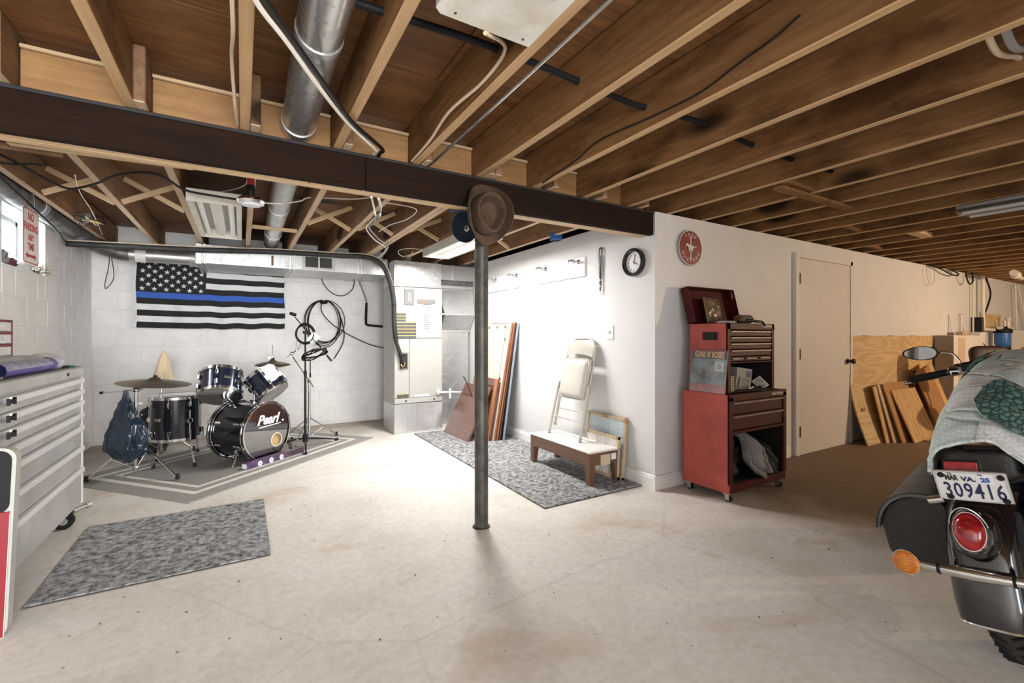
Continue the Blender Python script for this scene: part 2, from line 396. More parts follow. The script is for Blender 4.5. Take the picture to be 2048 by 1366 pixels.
bs = [(-1.41, .572, 2.515, 2.562, BEAMD), (.575, 2.79, 2.515, 2.562, BEAMD), (-1.41, .30, 2.564, 2.612, PALE), (.303, 2.79, 2.564, 2.612, PALE), (-1.41, 1.2, 2.614, 2.662, PALE), (1.203, 2.79, 2.614, 2.662, PALE)]
for (x0, x1, y0, y1, m) in bs:
    o = X(x0, x1, y0, y1, 2.012+(.004 if m is PALE else 0), 2.193, .004).build('beam_ply', m, ceil)
X(-1.41, 2.79, 2.505, 2.514, 2.178, 2.194, .002).build('sill_gasket', mat('tar_gasket', (.012, .011, .012), .6), ceil)
# ------------------------------------------------------------ walls
WIN = (4.50, 5.31, 1.712, 2.162)
wl = struct('wall_left', X(-1.66, -1.43, -4.1, WIN[0], 0, 2.455, 0).box((-1.545, (WIN[1]+6.9)/2, 1.2275), (.23, 6.9-WIN[1], 2.455)).box((-1.545, (WIN[0]+WIN[1])/2, WIN[2]/2), (.23, WIN[1]-WIN[0], WIN[2])).box((-1.545, (WIN[0]+WIN[1])/2, (WIN[3]+2.455)/2), (.23, WIN[1]-WIN[0], 2.455-WIN[3])), MORTAR)
wb = struct('wall_back', X(-1.43, 14.2, 6.687, 6.9, 0, 2.455, 0), MORTAR)
bw, bh, jt = .4225, .2115, .0055
bm = B((0, 0, 0), (bw-jt, .02, bh-jt), ch=.004).mesh('block', BLOCK)
bmh = B((0, 0, 0), (bw/2-jt, .02, bh-jt), ch=.004).mesh('block', BLOCK)
for r in range(11):
    z = .03+bh*(r+.5); x = -1.42-(bw/2 if r % 2 else 0)
    while x < 2.80:
        x0, x1 = max(x, -1.42), min(x+bw, 2.80)
        if x1-x0 > bw*.9: link('block', bm, wb, ((x0+x1)/2, 6.6935+rnd.uniform(-.001, .001), z), (0, 0, rnd.uniform(-.002, .002)))
        elif x1-x0 > .05: B((0, 0, 0), (x1-x0-jt, .02, bh-jt), ch=.004).build('block', BLOCK, wb, loc=((x0+x1)/2, 6.6935, z))
        x += bw
    yy = 2.40-(bw/2 if r % 2 else 0)
    while yy < 6.67:
        y0, y1 = max(yy, 2.40), min(yy+bw, 6.672); z0, z1 = .03+bh*r, .03+bh*(r+1)
        pcs = [(y0, y1, z0, z1)]
        if y1 > WIN[0] and y0 < WIN[1] and z1 > WIN[2] and z0 < WIN[3]:
            pcs = []
            if y0 < WIN[0]: pcs.append((y0, WIN[0], z0, z1))
            if y1 > WIN[1]: pcs.append((WIN[1], y1, z0, z1))
            c0, c1 = max(y0, WIN[0]), min(y1, WIN[1])
            if z0 < WIN[2]: pcs.append((c0, c1, z0, WIN[2]))
            if z1 > WIN[3]: pcs.append((c0, c1, WIN[3], z1))
        for (a, b_, c, d) in pcs:
            if b_-a < .03 or d-c < .02: continue
            if b_-a > bw*.99 and d-c > bh*.99: link('block', bm, wl, (-1.4365+rnd.uniform(-.001, .001), (a+b_)/2, (c+d)/2), (0, 0, R(90)+rnd.uniform(-.002, .002)))
            else: B((0, 0, 0), (.02, b_-a-jt, d-c-jt), ch=.004).build('block', BLOCK, wl, loc=(-1.4365, (a+b_)/2, (c+d)/2))
        yy += bw
struct('wall_right', X(2.805, 2.93, 2.515, 6.69, 0, 2.20, 0), PAINT)
struct('wall_far', MB().box((3.865, 2.575, 1.1), (1.87, .12, 2.2)).box((5.4, 2.575, 2.13), (1.2, .12, .14)).box((10.0, 2.575, 1.1), (8.0, .12, 2.2)), PAINT)
struct('wall_end', X(14.0, 14.2, -4.1, 6.9, 0, 2.455, 0), PAINT)
struct('wall_front', MB().box((-1.45, -4.0, 1.22), (.4, .2, 2.45)).box((8.15, -4.0, 1.22), (11.9, .2, 2.45)).box((.45, -4.0, 2.3), (3.5, .2, .3)), PAINT)
def base(name, a, b_, nrm):
    p = [(0, 0), (.016, 0), (.016, .085), (.010, .098), (.010, .106), (.004, .112), (0, .112)]
    a, b_ = Vector(a), Vector(b_); n = Vector(nrm); mb = MB()
    vs = [a+n*u+Vector((0, 0, v)) for u, v in p]+[b_+n*u+Vector((0, 0, v)) for u, v in p]; k = len(p)
    fs = [(i, i+1, k+i+1, k+i) for i in range(k-1)]+[list(range(k))[::-1], list(range(k, 2*k))]
    return struct(name, mb.add(vs, fs), TRIMW, 20)
base('baseboard_right', (2.804, 2.500, 0), (2.804, 5.6, 0), (-1, 0, 0))
base('baseboard_far', (2.789, 2.514, 0), (4.73, 2.514, 0), (0, -1, 0))
# window in the left wall: deep white reveal, steel sash, clouded pane
w1 = struct('window_1', X(-1.655, -1.43, WIN[0]-.001, WIN[0]+.012, WIN[2], WIN[3], .002).box((-1.54, WIN[1]-.006, 1.937), (.23, .012, .45)).box((-1.54, 4.905, 2.156), (.23, .80, .012)).box((-1.54, 4.905, WIN[2]+.006), (.23, .80, .012)), mat('reveal_paint', (.86, .87, .87), .6, var=.06, bump=.2))
X(-1.625, -1.59, 4.515, 4.55, 1.73, 2.145).box((-1.607, 5.28, 1.937), (.035, .035, .41)).box((-1.607, 4.9, 2.13), (.035, .79, .035)).box((-1.607, 4.9, 1.745), (.035, .79, .035)).box((-1.607, 4.93, 1.937), (.025, .02, .40)).build('sash', mat('grey_steel_sash', (.42, .43, .43), .5, var=.3), w1)
X(-1.612, -1.606, 4.55, 5.27, 1.76, 2.115, 0).build('pane', mat('clouded_glass', (.95, .98, 1), .5, trans=1.0), w1)
# door in the far wall
DOORP = mat('door_paint', (.70, .665, .62), .5, var=.04)
d1 = struct('door_1', X(4.872, 5.95, 2.492, 2.53, .012, 2.012, .003), DOORP)
X(4.798, 4.868, 2.481, 2.56, 0, 2.058).box((5.974, 2.52, 1.029), (.044, .075, 2.058)).box((5.4, 2.52, 2.036), (1.20, .075, .044)).build('door_frame', mat('frame_paint', (.74, .715, .68), .45), d1)
for z in (1.80, 1.03, .24):
    MB().cyl((4.870, 2.484, z-.055), (4.870, 2.484, z+.055), .009, n=10).box((4.888, 2.490, z), (.03, .004, .10)).build('hinge', mat('dark_bronze', (.05, .04, .032), .35, .9), d1)
MB().lathe([(.03, 0), (.032, .006), (.014, .012), (.012, .035), (.026, .045), (.030, .06), (.024, .075), (0, .08)], 20, M=T(5.89, 2.492, .93) @ RX(90)).build('knob', mat('dark_bronze', (0, 0, 0)), d1)
X(4.872, 5.95, 2.488, 2.50, .001, .011).build('threshold_strip', TRIMW, d1)
# ------------------------------------------------------------ post, hats
post = thing('support_post', 'tall round grey steel post standing alone under the dark ceiling beam', 'post', (1.315, 2.60, 0))
PO = mat('worn_post_paint', (.10, .097, .083), .45, .4, var=.55, scale=11, bump=.15)
MB().lathe([(.043, .008), (.043, 2.0)], 28).build('tube', PO, post)
MB().lathe([(.058, 0), (.054, .006), (.043, .010)], 24).build('base_ring', PO, post); X(-.075, .075, -.08, .07, 2.0, 2.0115).build('cap_plate', PO, post)
hat = thing('cowboy_hat', 'brown woven cowboy hat hung crown outward on the beam above the post', 'hat')
STRAW = mat('brown_straw', (.125, .075, .043), .75, col2=(.075, .042, .024), scale=9, bump=.8, bscale=260)
def brim(u, v):
    a = 2*math.pi*u; sd_ = abs(math.cos(a))**2; q_ = v**(1+.9*sd_); rx = .102+.040*math.sin(v*1.25); ry = .124+.058*v
    c, s_ = math.cos(a), math.sin(a)
    return (rx*c, ry*s_, .125*(abs(c)**1.5)*v**1.6 - .028*(abs(s_)**3)*v)
MB().grid(brim, 64, 8, th=.004).build('brim', STRAW, hat, 60)
def crown(u, v):
    a = 2*math.pi*u; c, s_ = math.cos(a), math.sin(a); q = min(1, v/.72)
    q = min(1, v/.55); rx = .104*(1-.12*q); ry = .126*(1-.09*q); z = .128*q**.9; pinch = 1-.25*max(0, -s_)*q
    if v > .55:
        t = (v-.55)/.45; k = 1-t; rx *= k; ry *= k; e = min(1, t/.42); e = e*e*(3-2*e); z = .128+.014*math.sin(min(1, t/.34)*math.pi)-.078*e*(1 if s_ > -.5 else .9); pinch -= .35*max(0, -s_)*t
    return (rx*c*pinch, ry*s_-.010*max(0, (v-.55)), z)
MB().grid(crown, 72, 44).build('crown', STRAW, hat, 60)
MB().grid(lambda u, v: (.1055*math.cos(2*math.pi*u)*(1-.02*v), .1275*math.sin(2*math.pi*u)*(1-.02*v), .002+.022*v), 64, 2).build('hat_band', mat('dark_leather_band', (.05, .028, .02), .5), hat)
_z = Vector((-.10, -.97, -.10)).normalized(); _x = Vector((1, -.25, .16)); _x = (_x-_z*_x.dot(_z)).normalized(); hat.location = (1.272, 2.47, 1.955); hat.rotation_euler = Matrix((_x, _z.cross(_x), _z)).transposed().to_euler()
cap = thing('navy_cap', 'dark navy cap hung behind the straw hat on the post', 'cap')
NAVY = mat('navy_cloth', (.018, .035, .062), .8, var=.3, bump=.3, bscale=200)
MB().grid(lambda u, v: (.085*math.cos(2*math.pi*u)*math.cos(v*1.5)**.6, .10*math.sin(2*math.pi*u)*math.cos(v*1.5)**.6, .115*math.sin(v*1.57)), 32, 10, th=.003).build('dome', NAVY, cap)
MB().grid(lambda u, v: ((u-.5)*.17*(1-.25*v*v), .09+.085*v, -.004-.02*v-.03*(2*u-1)**2), 14, 8, th=.004).build('bill', NAVY, cap)
MB().sph((0, 0, .117), (.006, .006, .004), 10, 6).build('button', NAVY, cap)
cap.location = (1.225, 2.66, 1.915); cap.rotation_euler = (R(82), R(4), R(148))
# ------------------------------------------------------------ light fittings
def troffer(name, label, loc, lit, L=1.27, wd=.318):
    t = thing(name, label, 'light', loc)
    h = .085; m = mat('aged_white_enamel', (.70, .67, .58), .4, var=.15); mi = mat('enamel_inside', (.78, .76, .70), .35, var=.08)
    MB().box((0, 0, h-.004), (wd-.004, L-.01, .008)).build('housing', m, t)
    for s_ in (-1, 1):
        MB().add([(s_*wd/2, -L/2, 0), (s_*wd/2, L/2, 0), (s_*(wd/2-.03), L/2, 0), (s_*(wd/2-.03), -L/2, 0), (s_*wd/2, -L/2, h), (s_*wd/2, L/2, h), (s_*(wd/2-.05), L/2, h-.01), (s_*(wd/2-.05), -L/2, h-.01)], [(0, 1, 2, 3), (0, 4, 5, 1), (3, 2, 6, 7), (0, 3, 7, 4), (1, 5, 6, 2)]).build('side_rail', m, t)
        X(-wd/2, wd/2, s_*L/2-.008, s_*L/2+.008, -.001, h, .002).build('end_cap', m, t)
    MB().prism([(-.052, h-.01), (.052, h-.01), (.036, .028), (0, .016), (-.036, .028)], -L/2+.05, L/2-.05, M=RX(90)).build('ballast_cover', mi, t)
    tm = mat('lit_tube', (1, 1, 1), .4, emit=(1, .98, .95), estr=11) if lit else mat('white_tube', (.88, .88, .87), .3)
    for s_ in (-1, 1):
        MB().cyl((s_*.093, -L/2+.05, .032), (s_*.093, L/2-.05, .032), .019, n=14).build('tube', tm, t)
        for e in (-1, 1): X(s_*.093-.012, s_*.093+.012, e*(L/2-.045)-.008, e*(L/2-.045)+.008, .01, .07).build('lamp_holder', m, t)
    return t
troffer('tube_light', 'unlit twin tube light fitting between the joists behind the beam', (-.16, 4.315, 2.112), False)
lt = troffer('tube_light', 'brightly lit tube light fitting behind the hat and post', (1.915, 4.30, 2.108), True)
area('lit_tube_lamp', (1.915, 4.30, 2.100), (0, 0, 0), .27, 1.18, 62, (1, .985, .965)).parent = None
st = thing('strip_light', 'long bare metal strip light under the dark joists at right', 'light', (4.68, .42, 2.12))
MB().prism([(-.06, .07), (.06, .07), (.06, .02), (.04, .012), (-.04, .012), (-.06, .02)], -.82, .82, M=RX(90)).build('housing', GALV, st)
for s_ in (-1, 1):
    MB().add([(s_*.055, -.82, .05), (s_*.055, .82, .05), (s_*.13, .82, .012), (s_*.13, -.82, .012)], [(0, 1, 2, 3), (3, 2, 1, 0)]).build('reflector', GALV, st)
    MB().cyl((s_*.085, -.78, .006), (s_*.085, .78, .006), .014, n=12).build('tube', mat('grey_tube', (.6, .6, .58), .3), st)
wbx = thing('white_box', 'white plastic box with stains fixed up between two ceiling joists', 'box', (.675, .93, 2.195))
MB().box((0, 0, .10), (.345, .76, .20), ch=.014).build('shell', mat('stained_white_plastic', (.80, .785, .74), .45, col2=(.62, .58, .47), scale=6), wbx)
MB().box((.06, -.06, -.003), (.10, .40, .004), ch=.002).build('cover_strip', mat('stained_white_plastic', (0, 0, 0)), wbx)
for q in ((-.12, .34), (-.12, .25), (.12, .34)): MB().cyl((*q, -.002), (*q, .002), .004, n=8).build('screw', blackm, wbx)
# ------------------------------------------------------------ ducts and pipes overhead
rd = thing('round_duct', 'long round galvanised duct running overhead between joists across the beam', 'duct', (0, 0, 2.288))
ys = [-1.2, .9, 1.75, 2.52, 4.25, 5.35, 6.02]
for a, b_ in zip(ys[:-1], ys[1:]):
    fx = lambda q: .215+.012*q
    MB().tube([(fx(a), a, 0), (fx(b_), b_, 0)], [.079, .0775], 28).build('duct_section', GALV if b_ > 2.6 else galv('galvanised_mottled', .60, .25, .30, 24), rd)
    MB().tube([(fx(b_-.03), b_-.03, 0), (fx(b_), b_, 0)], .0815, 28).build('collar', GALV, rd)
B((.142, 1.2, .01), (.012, .30, .03)).build('hanger_strap', GALV, rd)
ddt = thing('rectangular_duct', 'square galvanised trunk duct along the top of the block wall', 'duct', (0, 0, 0))
X(-.37, 1.60, 5.80, 6.60, 1.985, 2.185, .002).build('trunk', GALV, ddt)
X(-.42, -.365, 5.79, 6.62, 1.975, 2.19).build('flange', GALVB, ddt)
for x in (-.34, .475, .52, 1.235, 1.27, 1.575): X(x-.012, x+.012, 5.785, 6.605, 1.978, 2.19).build('seam', GALVB, ddt)
rg = X(.60, .96, 5.784, 5.80, 1.997, 2.165).build('register', mat('grey_register', (.50, .50, .48), .45, .3, var=.2), ddt)
for x0, x1 in ((.635, .772), (.792, .925)): X(x0, x1, 5.781, 5.786, 2.02, 2.14).build('grille', mat('dark_mesh', (.045, .045, .045), .7, var=.4, scale=80), rg)
X(.285, .305, 5.78, 5.80, 2.01, 2.12).build('damper_strap', mat('rusty_strap', (.16, .07, .04), .7), ddt)
MB().tube([(-.42, 6.2, 2.08), (-1.02, 6.2, 2.08)], .078, 24).build('round_branch', GALV, ddt)
MB().tube([(-.42, 6.2, 2.08), (-.50, 6.2, 2.08)], [.098, .088], 24).build('boot', GALVB, ddt)
MB().tube([(-.88, 6.2, 2.08), (-.97, 6.2, 2.08)], .0805, 24).build('white_tape', white, ddt)
MB().tube(smooth_path([(-1.0, 6.2, 2.08), (-1.13, 6.19, 2.095), (-1.25, 6.10, 2.13), (-1.315, 5.96, 2.165), (-1.33, 5.78, 2.19)], 3), .078, 20).build('elbow', GALVD, ddt)
DZ = 2.19
bd = thing('dark_duct', 'dark dusty round duct along the left wall above the window', 'duct')
MB().tube([(-1.33, 5.80, DZ), (-1.33, 4.72, DZ)], .075, 22).build('duct_section', GALVD, bd); MB().tube([(-1.33, 4.74, DZ), (-1.33, 2.75, DZ)], .0735, 22).build('duct_section', GALVD, bd)
MB().tube([(-1.33, 4.78, DZ), (-1.33, 4.70, DZ)], .078, 22).build('collar', GALV, bd)
rt = thing('return_duct', 'dull galvanised return duct standing behind the post beside the furnace', 'duct', (0, 0, 0))
X(2.36, 2.78, 5.90, 6.55, .0, 1.28).build('riser', GALVB, rt)
X(2.35, 2.79, 5.885, 6.56, 1.265, 1.295).build('seam', GALVB, rt)
MB().add([(2.35, 5.90, 1.295), (2.79, 5.90, 1.295), (2.79, 6.55, 1.295), (2.35, 6.55, 1.295), (2.35, 5.72, 1.50), (2.79, 5.72, 1.50), (2.79, 6.55, 1.50), (2.35, 6.55, 1.50), (2.26, 5.80, 1.86), (2.79, 5.80, 1.86), (2.79, 6.55, 1.86), (2.26, 6.55, 1.86)], [(0, 1, 5, 4), (1, 2, 6, 5), (3, 0, 4, 7), (2, 3, 7, 6), (4, 5, 9, 8), (5, 6, 10, 9), (7, 4, 8, 11), (6, 7, 11, 10), (8, 9, 10, 11)]).build('transition', GALVB, rt)
X(2.25, 2.79, 5.715, 6.55, 1.495, 1.52).build('seam', GALVB, rt); X(2.25, 2.79, 5.76, 6.55, 1.86, 1.90).build('flange', GALV, rt)
X(2.24, 2.79, 5.70, 6.58, 1.965, 2.165).build('overhead_trunk', GALV, rt); X(2.44, 2.47, 5.69, 6.59, 1.96, 2.17).build('seam', GALVB, rt); X(2.26, 2.29, 5.69, 6.59, 1.96, 2.17).build('seam', GALVB, rt)
X(2.30, 2.78, 5.78, 6.55, 1.90, 1.966).build('throat', GALVD, rt)
# furnace
fu = thing('furnace', 'tall beige furnace cabinet on a galvanised base against the back wall', 'furnace', (1.925, 5.80, 0))
FB = mat('furnace_enamel', (.44, .435, .405), .42, var=.04); FG = mat('grey_plastic', (.20, .20, .20), .5)
X(-.315, .315, -.25, .24, 0, .365).build('base_plenum', GALVB, fu)
for x in (-.15, -.03, .17): X(x-.003, x+.003, -.253, -.248, .01, .36, .001).build('seam', GALV, fu)
X(-.315, .315, -.235, .24, .368, 1.828).build('cabinet', FB, fu)
X(-.312, .312, -.252, -.233, 1.186, 1.825, .006).build('upper_panel', FB, fu)
X(-.312, -.128, -.250, -.233, .44, 1.18, .004).build('side_door', FB, fu); X(-.122, .312, -.250, -.233, .44, 1.18, .004).build('lower_panel', FB, fu)
X(-.312, .312, -.256, -.233, .375, .436, .004).build('kick_panel', FB, fu)
X(-.315, .30, -.245, .24, 1.83, 2.15).build('supply_plenum', GALVB, fu)
X(-.32, .31, -.25, .245, 1.83, 1.85).build('flange', GALV, fu); X(-.02, -.01, -.249, -.24, 1.85, 2.14, .001).build('seam', GALV, fu)
kb = X(-.262, -.140, -.258, -.249, .795, 1.01).build('knockout_frame', FG, fu); X(-.248, -.155, -.262, -.256, .81, .995).build('opening', mat('dark_void', (.02, .025, .02), .8), kb)
sw = X(-.19, -.065, -.262, -.25, 1.60, 1.80, .004).build('switch_cover', FG, fu); X(-.155, -.10, -.266, -.26, 1.635, 1.76, .003).build('inner_plate', mat('grey_plastic_light', (.27, .27, .265), .5), sw)
lg = MB().box((.095, -.256, 1.652), (.235, .01, .05), ch=.02).build('name_plate', FG, fu); X(.04, .085, -.263, -.258, 1.632, 1.672).build('orange_square', mat('orange_print', (.75, .20, .06), .4), lg)
X(.045, .175, -.255, -.252, 1.25, 1.62, .0005).build('instruction_sheet', mat('paper', (.84, .84, .82), .6), fu)
INK = mat('black_ink', (.03, .03, .03), .6)
for i in range(12): X(.06, .06+rnd.uniform(.06, .10), -.2565, -.2545, 1.585-.025*i, 1.592-.025*i, .0002).build('print_line', INK, fu)
X(.05, .17, -.2565, -.2545, 1.607, 1.617, .0002).build('print_line', INK, fu)
OR = mat('orange_label', (.78, .42, .08), .5); GR = mat('grey_label', (.085, .085, .085), .6); YE = mat('yellow_label', (.75, .62, .10), .5)
def lab(x0, x1, z0, z1, top=OR):
    q = X(x0, x1, -.2565, -.252, z0, z1, .0004).build('warning_label', GR, fu); X(x0, x1, -.258, -.255, z1-.007, z1, .0002).build('label_header', top, q)
for i in range(3): lab(-.305, -.17, 1.50-.037*i-.033, 1.50-.037*i)
for i in range(5):
    for k in range(2): lab(-.302+.134*k, -.172+.134*k, 1.385-.041*i-.037, 1.385-.041*i, YE if i == 4 else OR)
lab(-.28, -.21, .443, .495, YE); lab(-.205, -.135, .443, .495, YE)
X(-.06, .14, -.254, -.249, .42+.025, .475, .0005).build('rating_plate', white, fu)
X(.19, .31, -.2535, -.249, .455, .565, .002).build('coil_cover', FB, fu)
for q in ((-.17, .405), (.2, .405)): MB().sph((q[0], -.258, q[1]), .011, 10, 6).build('drain_plug', black, fu)
solo('drain_pipe', MB().tube(smooth_path([(2.17, 5.53, .49), (2.24, 5.52, .485), (2.36, 5.52, .48)], 3), .014, 12).cyl((2.335, 5.52, .40), (2.335, 5.52, .53), .013, n=12).tube([(2.36, 5.52, .48), (2.60, 5.60, .45)], .013, 12).sph((2.17, 5.52, .495), (.022, .02, .04)), white, 'white plastic condensate pipe coming out of the furnace front', 'pipe')
# ------------------------------------------------------------ back wall: flag, cords
FLW = mat('flag_white', (.66, .66, .665), .45, var=.04, bump=.15, bscale=30); FLK = mat('flag_black', (.012, .012, .014), .6, bump=.2, bscale=25, spec=.2); FLB = mat('flag_blue', (.008, .085, .44), .6, bump=.2, bscale=25)
flag = thing('flag', 'black and white star flag with one blue stripe hung on the back block wall', 'flag', (-.30, 6.66, 1.312))
FW, FH = 1.56, .90
def fl(u, v, off=0):
    return ((u-.5)*FW+.006*math.sin(9*v), -.006-.005*math.sin(u*21+2*v)*(1-.6*v)-.004*math.sin(u*47)*(1-v)-off, v*FH-.012*math.sin(math.pi*u)*(1-v)-.035*v*u+(.006*math.sin(31*u))*(1-v)*(u > .4))
def flm(u, v):
    if u < .028: return 0
    k = int(v*13)
    if k >= 6 and u < .028+.43: return 1
    return 2 if k == 5 else (1 if k % 2 == 0 else 0)
MB().grid(lambda u, v: fl(u, v), 108, 26, flm, th=.0015).build('cloth', [FLW, FLK, FLB], flag, 60)
stars = MB(); k = 0
for r in range(9):
    for c in range(6 if r % 2 == 0 else 5):
        u0 = .028+.43*((c+.5+(0 if r % 2 == 0 else .5))/6); v0 = (6+7*(r+.75)/9.6)/13; pts = []
        for j in range(10):
            a = math.pi/2+j*math.pi/5; q = .030 if j % 2 == 0 else .0118
            pts.append(fl(u0+q*math.cos(a)/FW, v0+q*math.sin(a)/FH, .0022))
        cpt = fl(u0, v0, .0022); stars.add([cpt]+pts, [(0, 1+j, 1+(j+1) % 10) for j in range(10)])
so = stars.build('stars', FLW, flag, 0)
MB().ring(.011, .003, 16, 6, M=T(*[a for a in fl(.014, .03, .002)]) @ RX(90)).build('grommet', steel, flag)
def wallcable(name, label, pts, r=.006, m=black): return cable(name, label, pts, r, m)
coil = MB(); rnd2 = random.Random(3)
for k in range(5):
    ax, az = .235+rnd2.uniform(-.045, .03), .30+rnd2.uniform(-.05, .02); cx, cz = .965+rnd2.uniform(-.02, .03), 1.40+(.30-az)
    coil.tube([(cx+ax*math.cos(a), 6.655-.006*k, cz+az*math.sin(a)) for a in [2*math.pi*i/48 for i in range(48)]], .0055, 7, closed=True)
coil.tube(smooth_path([(.93, 6.645, 1.66), (.93, 6.64, 1.55), (1.02, 6.635, 1.42), (1.20, 6.64, 1.28), (1.55, 6.65, 1.10), (1.85, 6.655, 1.02)]), .007, 7)
coil.tube(smooth_path([(1.18, 6.635, 1.46), (1.22, 6.63, 1.27), (1.20, 6.63, 1.10), (1.09, 6.635, .90)]), .007, 7)
co = coil.build('loops', black); ct = thing('cable_coil', 'big loop of black cable hung on the block wall behind the microphone stand', 'cable', (0, 0, 0)); co.parent = ct
MB().sph((.955, 6.63, 1.675), (.055, .03, .03), 14, 8).build('plug_block', black, ct); MB().cyl((.955, 6.66, 1.70), (.955, 6.58, 1.70), .006).build('hook', steel, ct)
wallcable('drooping_cable', 'thin black cable drooping under the register of the wall duct', [(0.905,6.6,2.036), (0.971,6.62,1.893), (1.089,6.64,1.791), (1.221,6.64,1.777), (1.331,6.62,1.871), (1.36,6.6,2.025)], .006)
wallcable('grey_conduit', 'grey flexible conduit running down the block wall to a black horizontal pipe', [(1.407,6.63,2.031), (1.476,6.66,1.868), (1.531,6.66,1.692), (1.531,6.66,1.442)], .012, mat('grey_conduit', (.25, .25, .24), .5))
solo('drain_line', MB().tube(smooth_path([(1.529,6.65,1.684), (1.522,6.65,1.427), (1.55,6.65,1.37), (1.756,6.65,1.351)], 4), .017, 10), black, 'black insulated line bending along the block wall to the furnace side', 'pipe')
wallcable('dangling_wire', 'pair of thin wires dangling from the white taped duct', [(-1.188,6.22,2.064), (-1.24,6.45,1.954), (-1.298,6.6,1.804), (-1.29,6.6,1.738), (-1.231,6.6,1.836), (-1.199,6.45,1.93), (-1.176,6.22,2.06)], .0035)
ls = thing('line_set', 'thick black insulated pipe along the duct bending down into the furnace', 'pipe')
LP = [(-1.40, 5.72, 2.07), (-.98, 5.715, 2.085), (-.38, 5.72, 2.11), (.25, 5.715, 2.15), (.57, 5.715, 2.162), (1.0, 5.70, 2.17), (1.26, 5.60, 2.165), (1.42, 5.49, 2.09), (1.515, 5.46, 1.92), (1.575, 5.46, 1.65), (1.585, 5.47, 1.38), (1.615, 5.49, 1.16), (1.68, 5.51, .98), (1.715, 5.53, .89)]
MB().tube(smooth_path(LP, 5), [.029 if i < 56 else .024 for i in range(len(smooth_path(LP, 5)))], 14).build('insulation', mat('black_foam', (.026, .026, .028), .6, var=.3, bump=.3), ls)
MB().tube(smooth_path([(p[0]+.012, p[1]-.015, p[2]+.03) for p in LP[:-1]], 5), .006, 6).build('cord', mat('tan_sheath', (.62, .50, .36), .5), ls)
for i in (12, 22, 30, 38, 46, 54, 60):
    P_ = smooth_path(LP, 5); MB().tube([P_[i], P_[i]+(P_[i+1]-P_[i]).normalized()*.012], .031, 14).build('tie', black, ls)
MB().tube(smooth_path([(1.70, 5.53, .93), (1.73, 5.51, .87), (1.70, 5.51, .83), (1.69, 5.53, .86)], 4), .007, 8).build('copper_tail', mat('copper', (.55, .25, .12), .35, .8), ls)
SH = mat('white_sheath', (.80, .76, .68), .45); TAN = mat('tan_sheath', (0, 0, 0))
# overhead cables
cable('black_cable', 'thick black cable slung diagonally under the joists beside the round duct', [(0.018,1.388,2.16), (0.069,1.476,2.16), (0.145,1.602,2.155), (0.266,1.817,2.155), (0.424,2.109,2.17), (.63,2.40,2.20), (.645,2.50,2.21), (.66,2.72,2.21)], .010, blackm)
cable('white_cable', 'white cable slung diagonally alongside the thick black one', [(0.009,1.386,2.155), (0.044,1.474,2.15), (0.124,1.606,2.15), (0.24,1.812,2.145), (0.403,2.109,2.165), (.595,2.40,2.19), (.615,2.50,2.205), (.63,2.72,2.21)], .0085, SH)
cable('looped_cable', 'white and grey cable looping out under the pale beam strips', [(0.631,2.625,2.005), (0.723,2.943,2.036), (0.76,3.038,2.008), (0.937,3.669,2.19), (0.973,4.065,2.22), (0.985,4.285,2.2), (1.15,4.637,2.18), (1.352,4.976,2.17), (1.40, 5.48, 2.15)], .0065, SH)
cable('grey_armoured_cable', 'grey armoured cable looping beside the white one under the beam', [(0.673,2.633,2.005), (0.759,2.922,2.026), (0.772,3.007,1.996), (0.943,3.772,2.19), (1.009,4.105,2.22), (0.991,4.214,2.2), (1.168,4.571,2.18), (1.348,4.881,2.17), (1.42, 5.5, 2.14)], .008, mat('grey_sheath', (.36, .37, .38), .4, .4))
cable('black_hose', 'black hose threaded through the joists across the whole ceiling', [(-1.38+.4225*i, 1.53+.02*math.sin(i*2.1), 2.312-.006*(i % 2)) for i in range(0, 24)], .014, black, 'pipe', k=4, n=10)
cable('grey_rod', 'straight grey rod lying under the ceiling beside a joist', [(.90, -.6, 2.18), (.905, 1.0, 2.18), (.915, 2.3, 2.185), (.92, 2.52, 2.20)], .007, steel, 'pipe')
cable('beige_cable', 'beige cable stapled along the joist nearest the round duct', [(-.02, .6, 2.215), (-.026, 1.3, 2.23), (-.025, 1.7, 2.20), (-.032, 1.95, 2.235), (-.026, 2.25, 2.20), (-.018, 2.49, 2.205)], .007, TAN)
cable('beige_cable', 'beige cable sagging from the stained white box along the joist', [(0.666,1.291,2.184), (.815, 1.42, 2.25), (.825, 1.62, 2.23), (.80, 1.9, 2.225), (.82, 2.2, 2.21), (.825, 2.5, 2.205)], .007, TAN)
cable('pull_cord', 'thin pale cord hanging beside the left joist above the beam', [(-0.634,2.585,2.683), (-0.756,3.123,2.688), (-0.782,3.255,2.594), (-0.794,3.32,2.509)], .003, TAN)
cable('black_lead', 'black lead sagging below the battens behind the beam', [(-1.36, 3.3, 2.20), (-1.15, 3.5, 2.205), (-0.984,3.911,2.16), (-0.875,3.845,2.15), (-0.758,3.677,2.15), (-0.645,3.485,2.155), (-0.549,3.371,2.155), (-0.453,3.297,2.15), (-0.386,3.31,2.14), (-0.303,3.453,2.12), (-0.146,3.425,2.1), (-0.0,3.437,2.1)], .007, black)
cable('taped_cable', 'cable taped with black below the beam at the far left', [(-1.19,3.554,2.17), (-1.099,3.568,2.165), (-1.005,3.512,2.165), (-0.936,3.42,2.17), (-.95, 2.72, 2.22)], .006, black)
cable('black_wire', 'black wire running down from the dark duct past the window', [(-1.18, 3.2, 2.18), (-1.19, 4.2, 2.07), (-1.24, 4.9, 2.03), (-1.33, 5.35, 2.06), (-1.36, 5.6, 2.05)], .006, black)
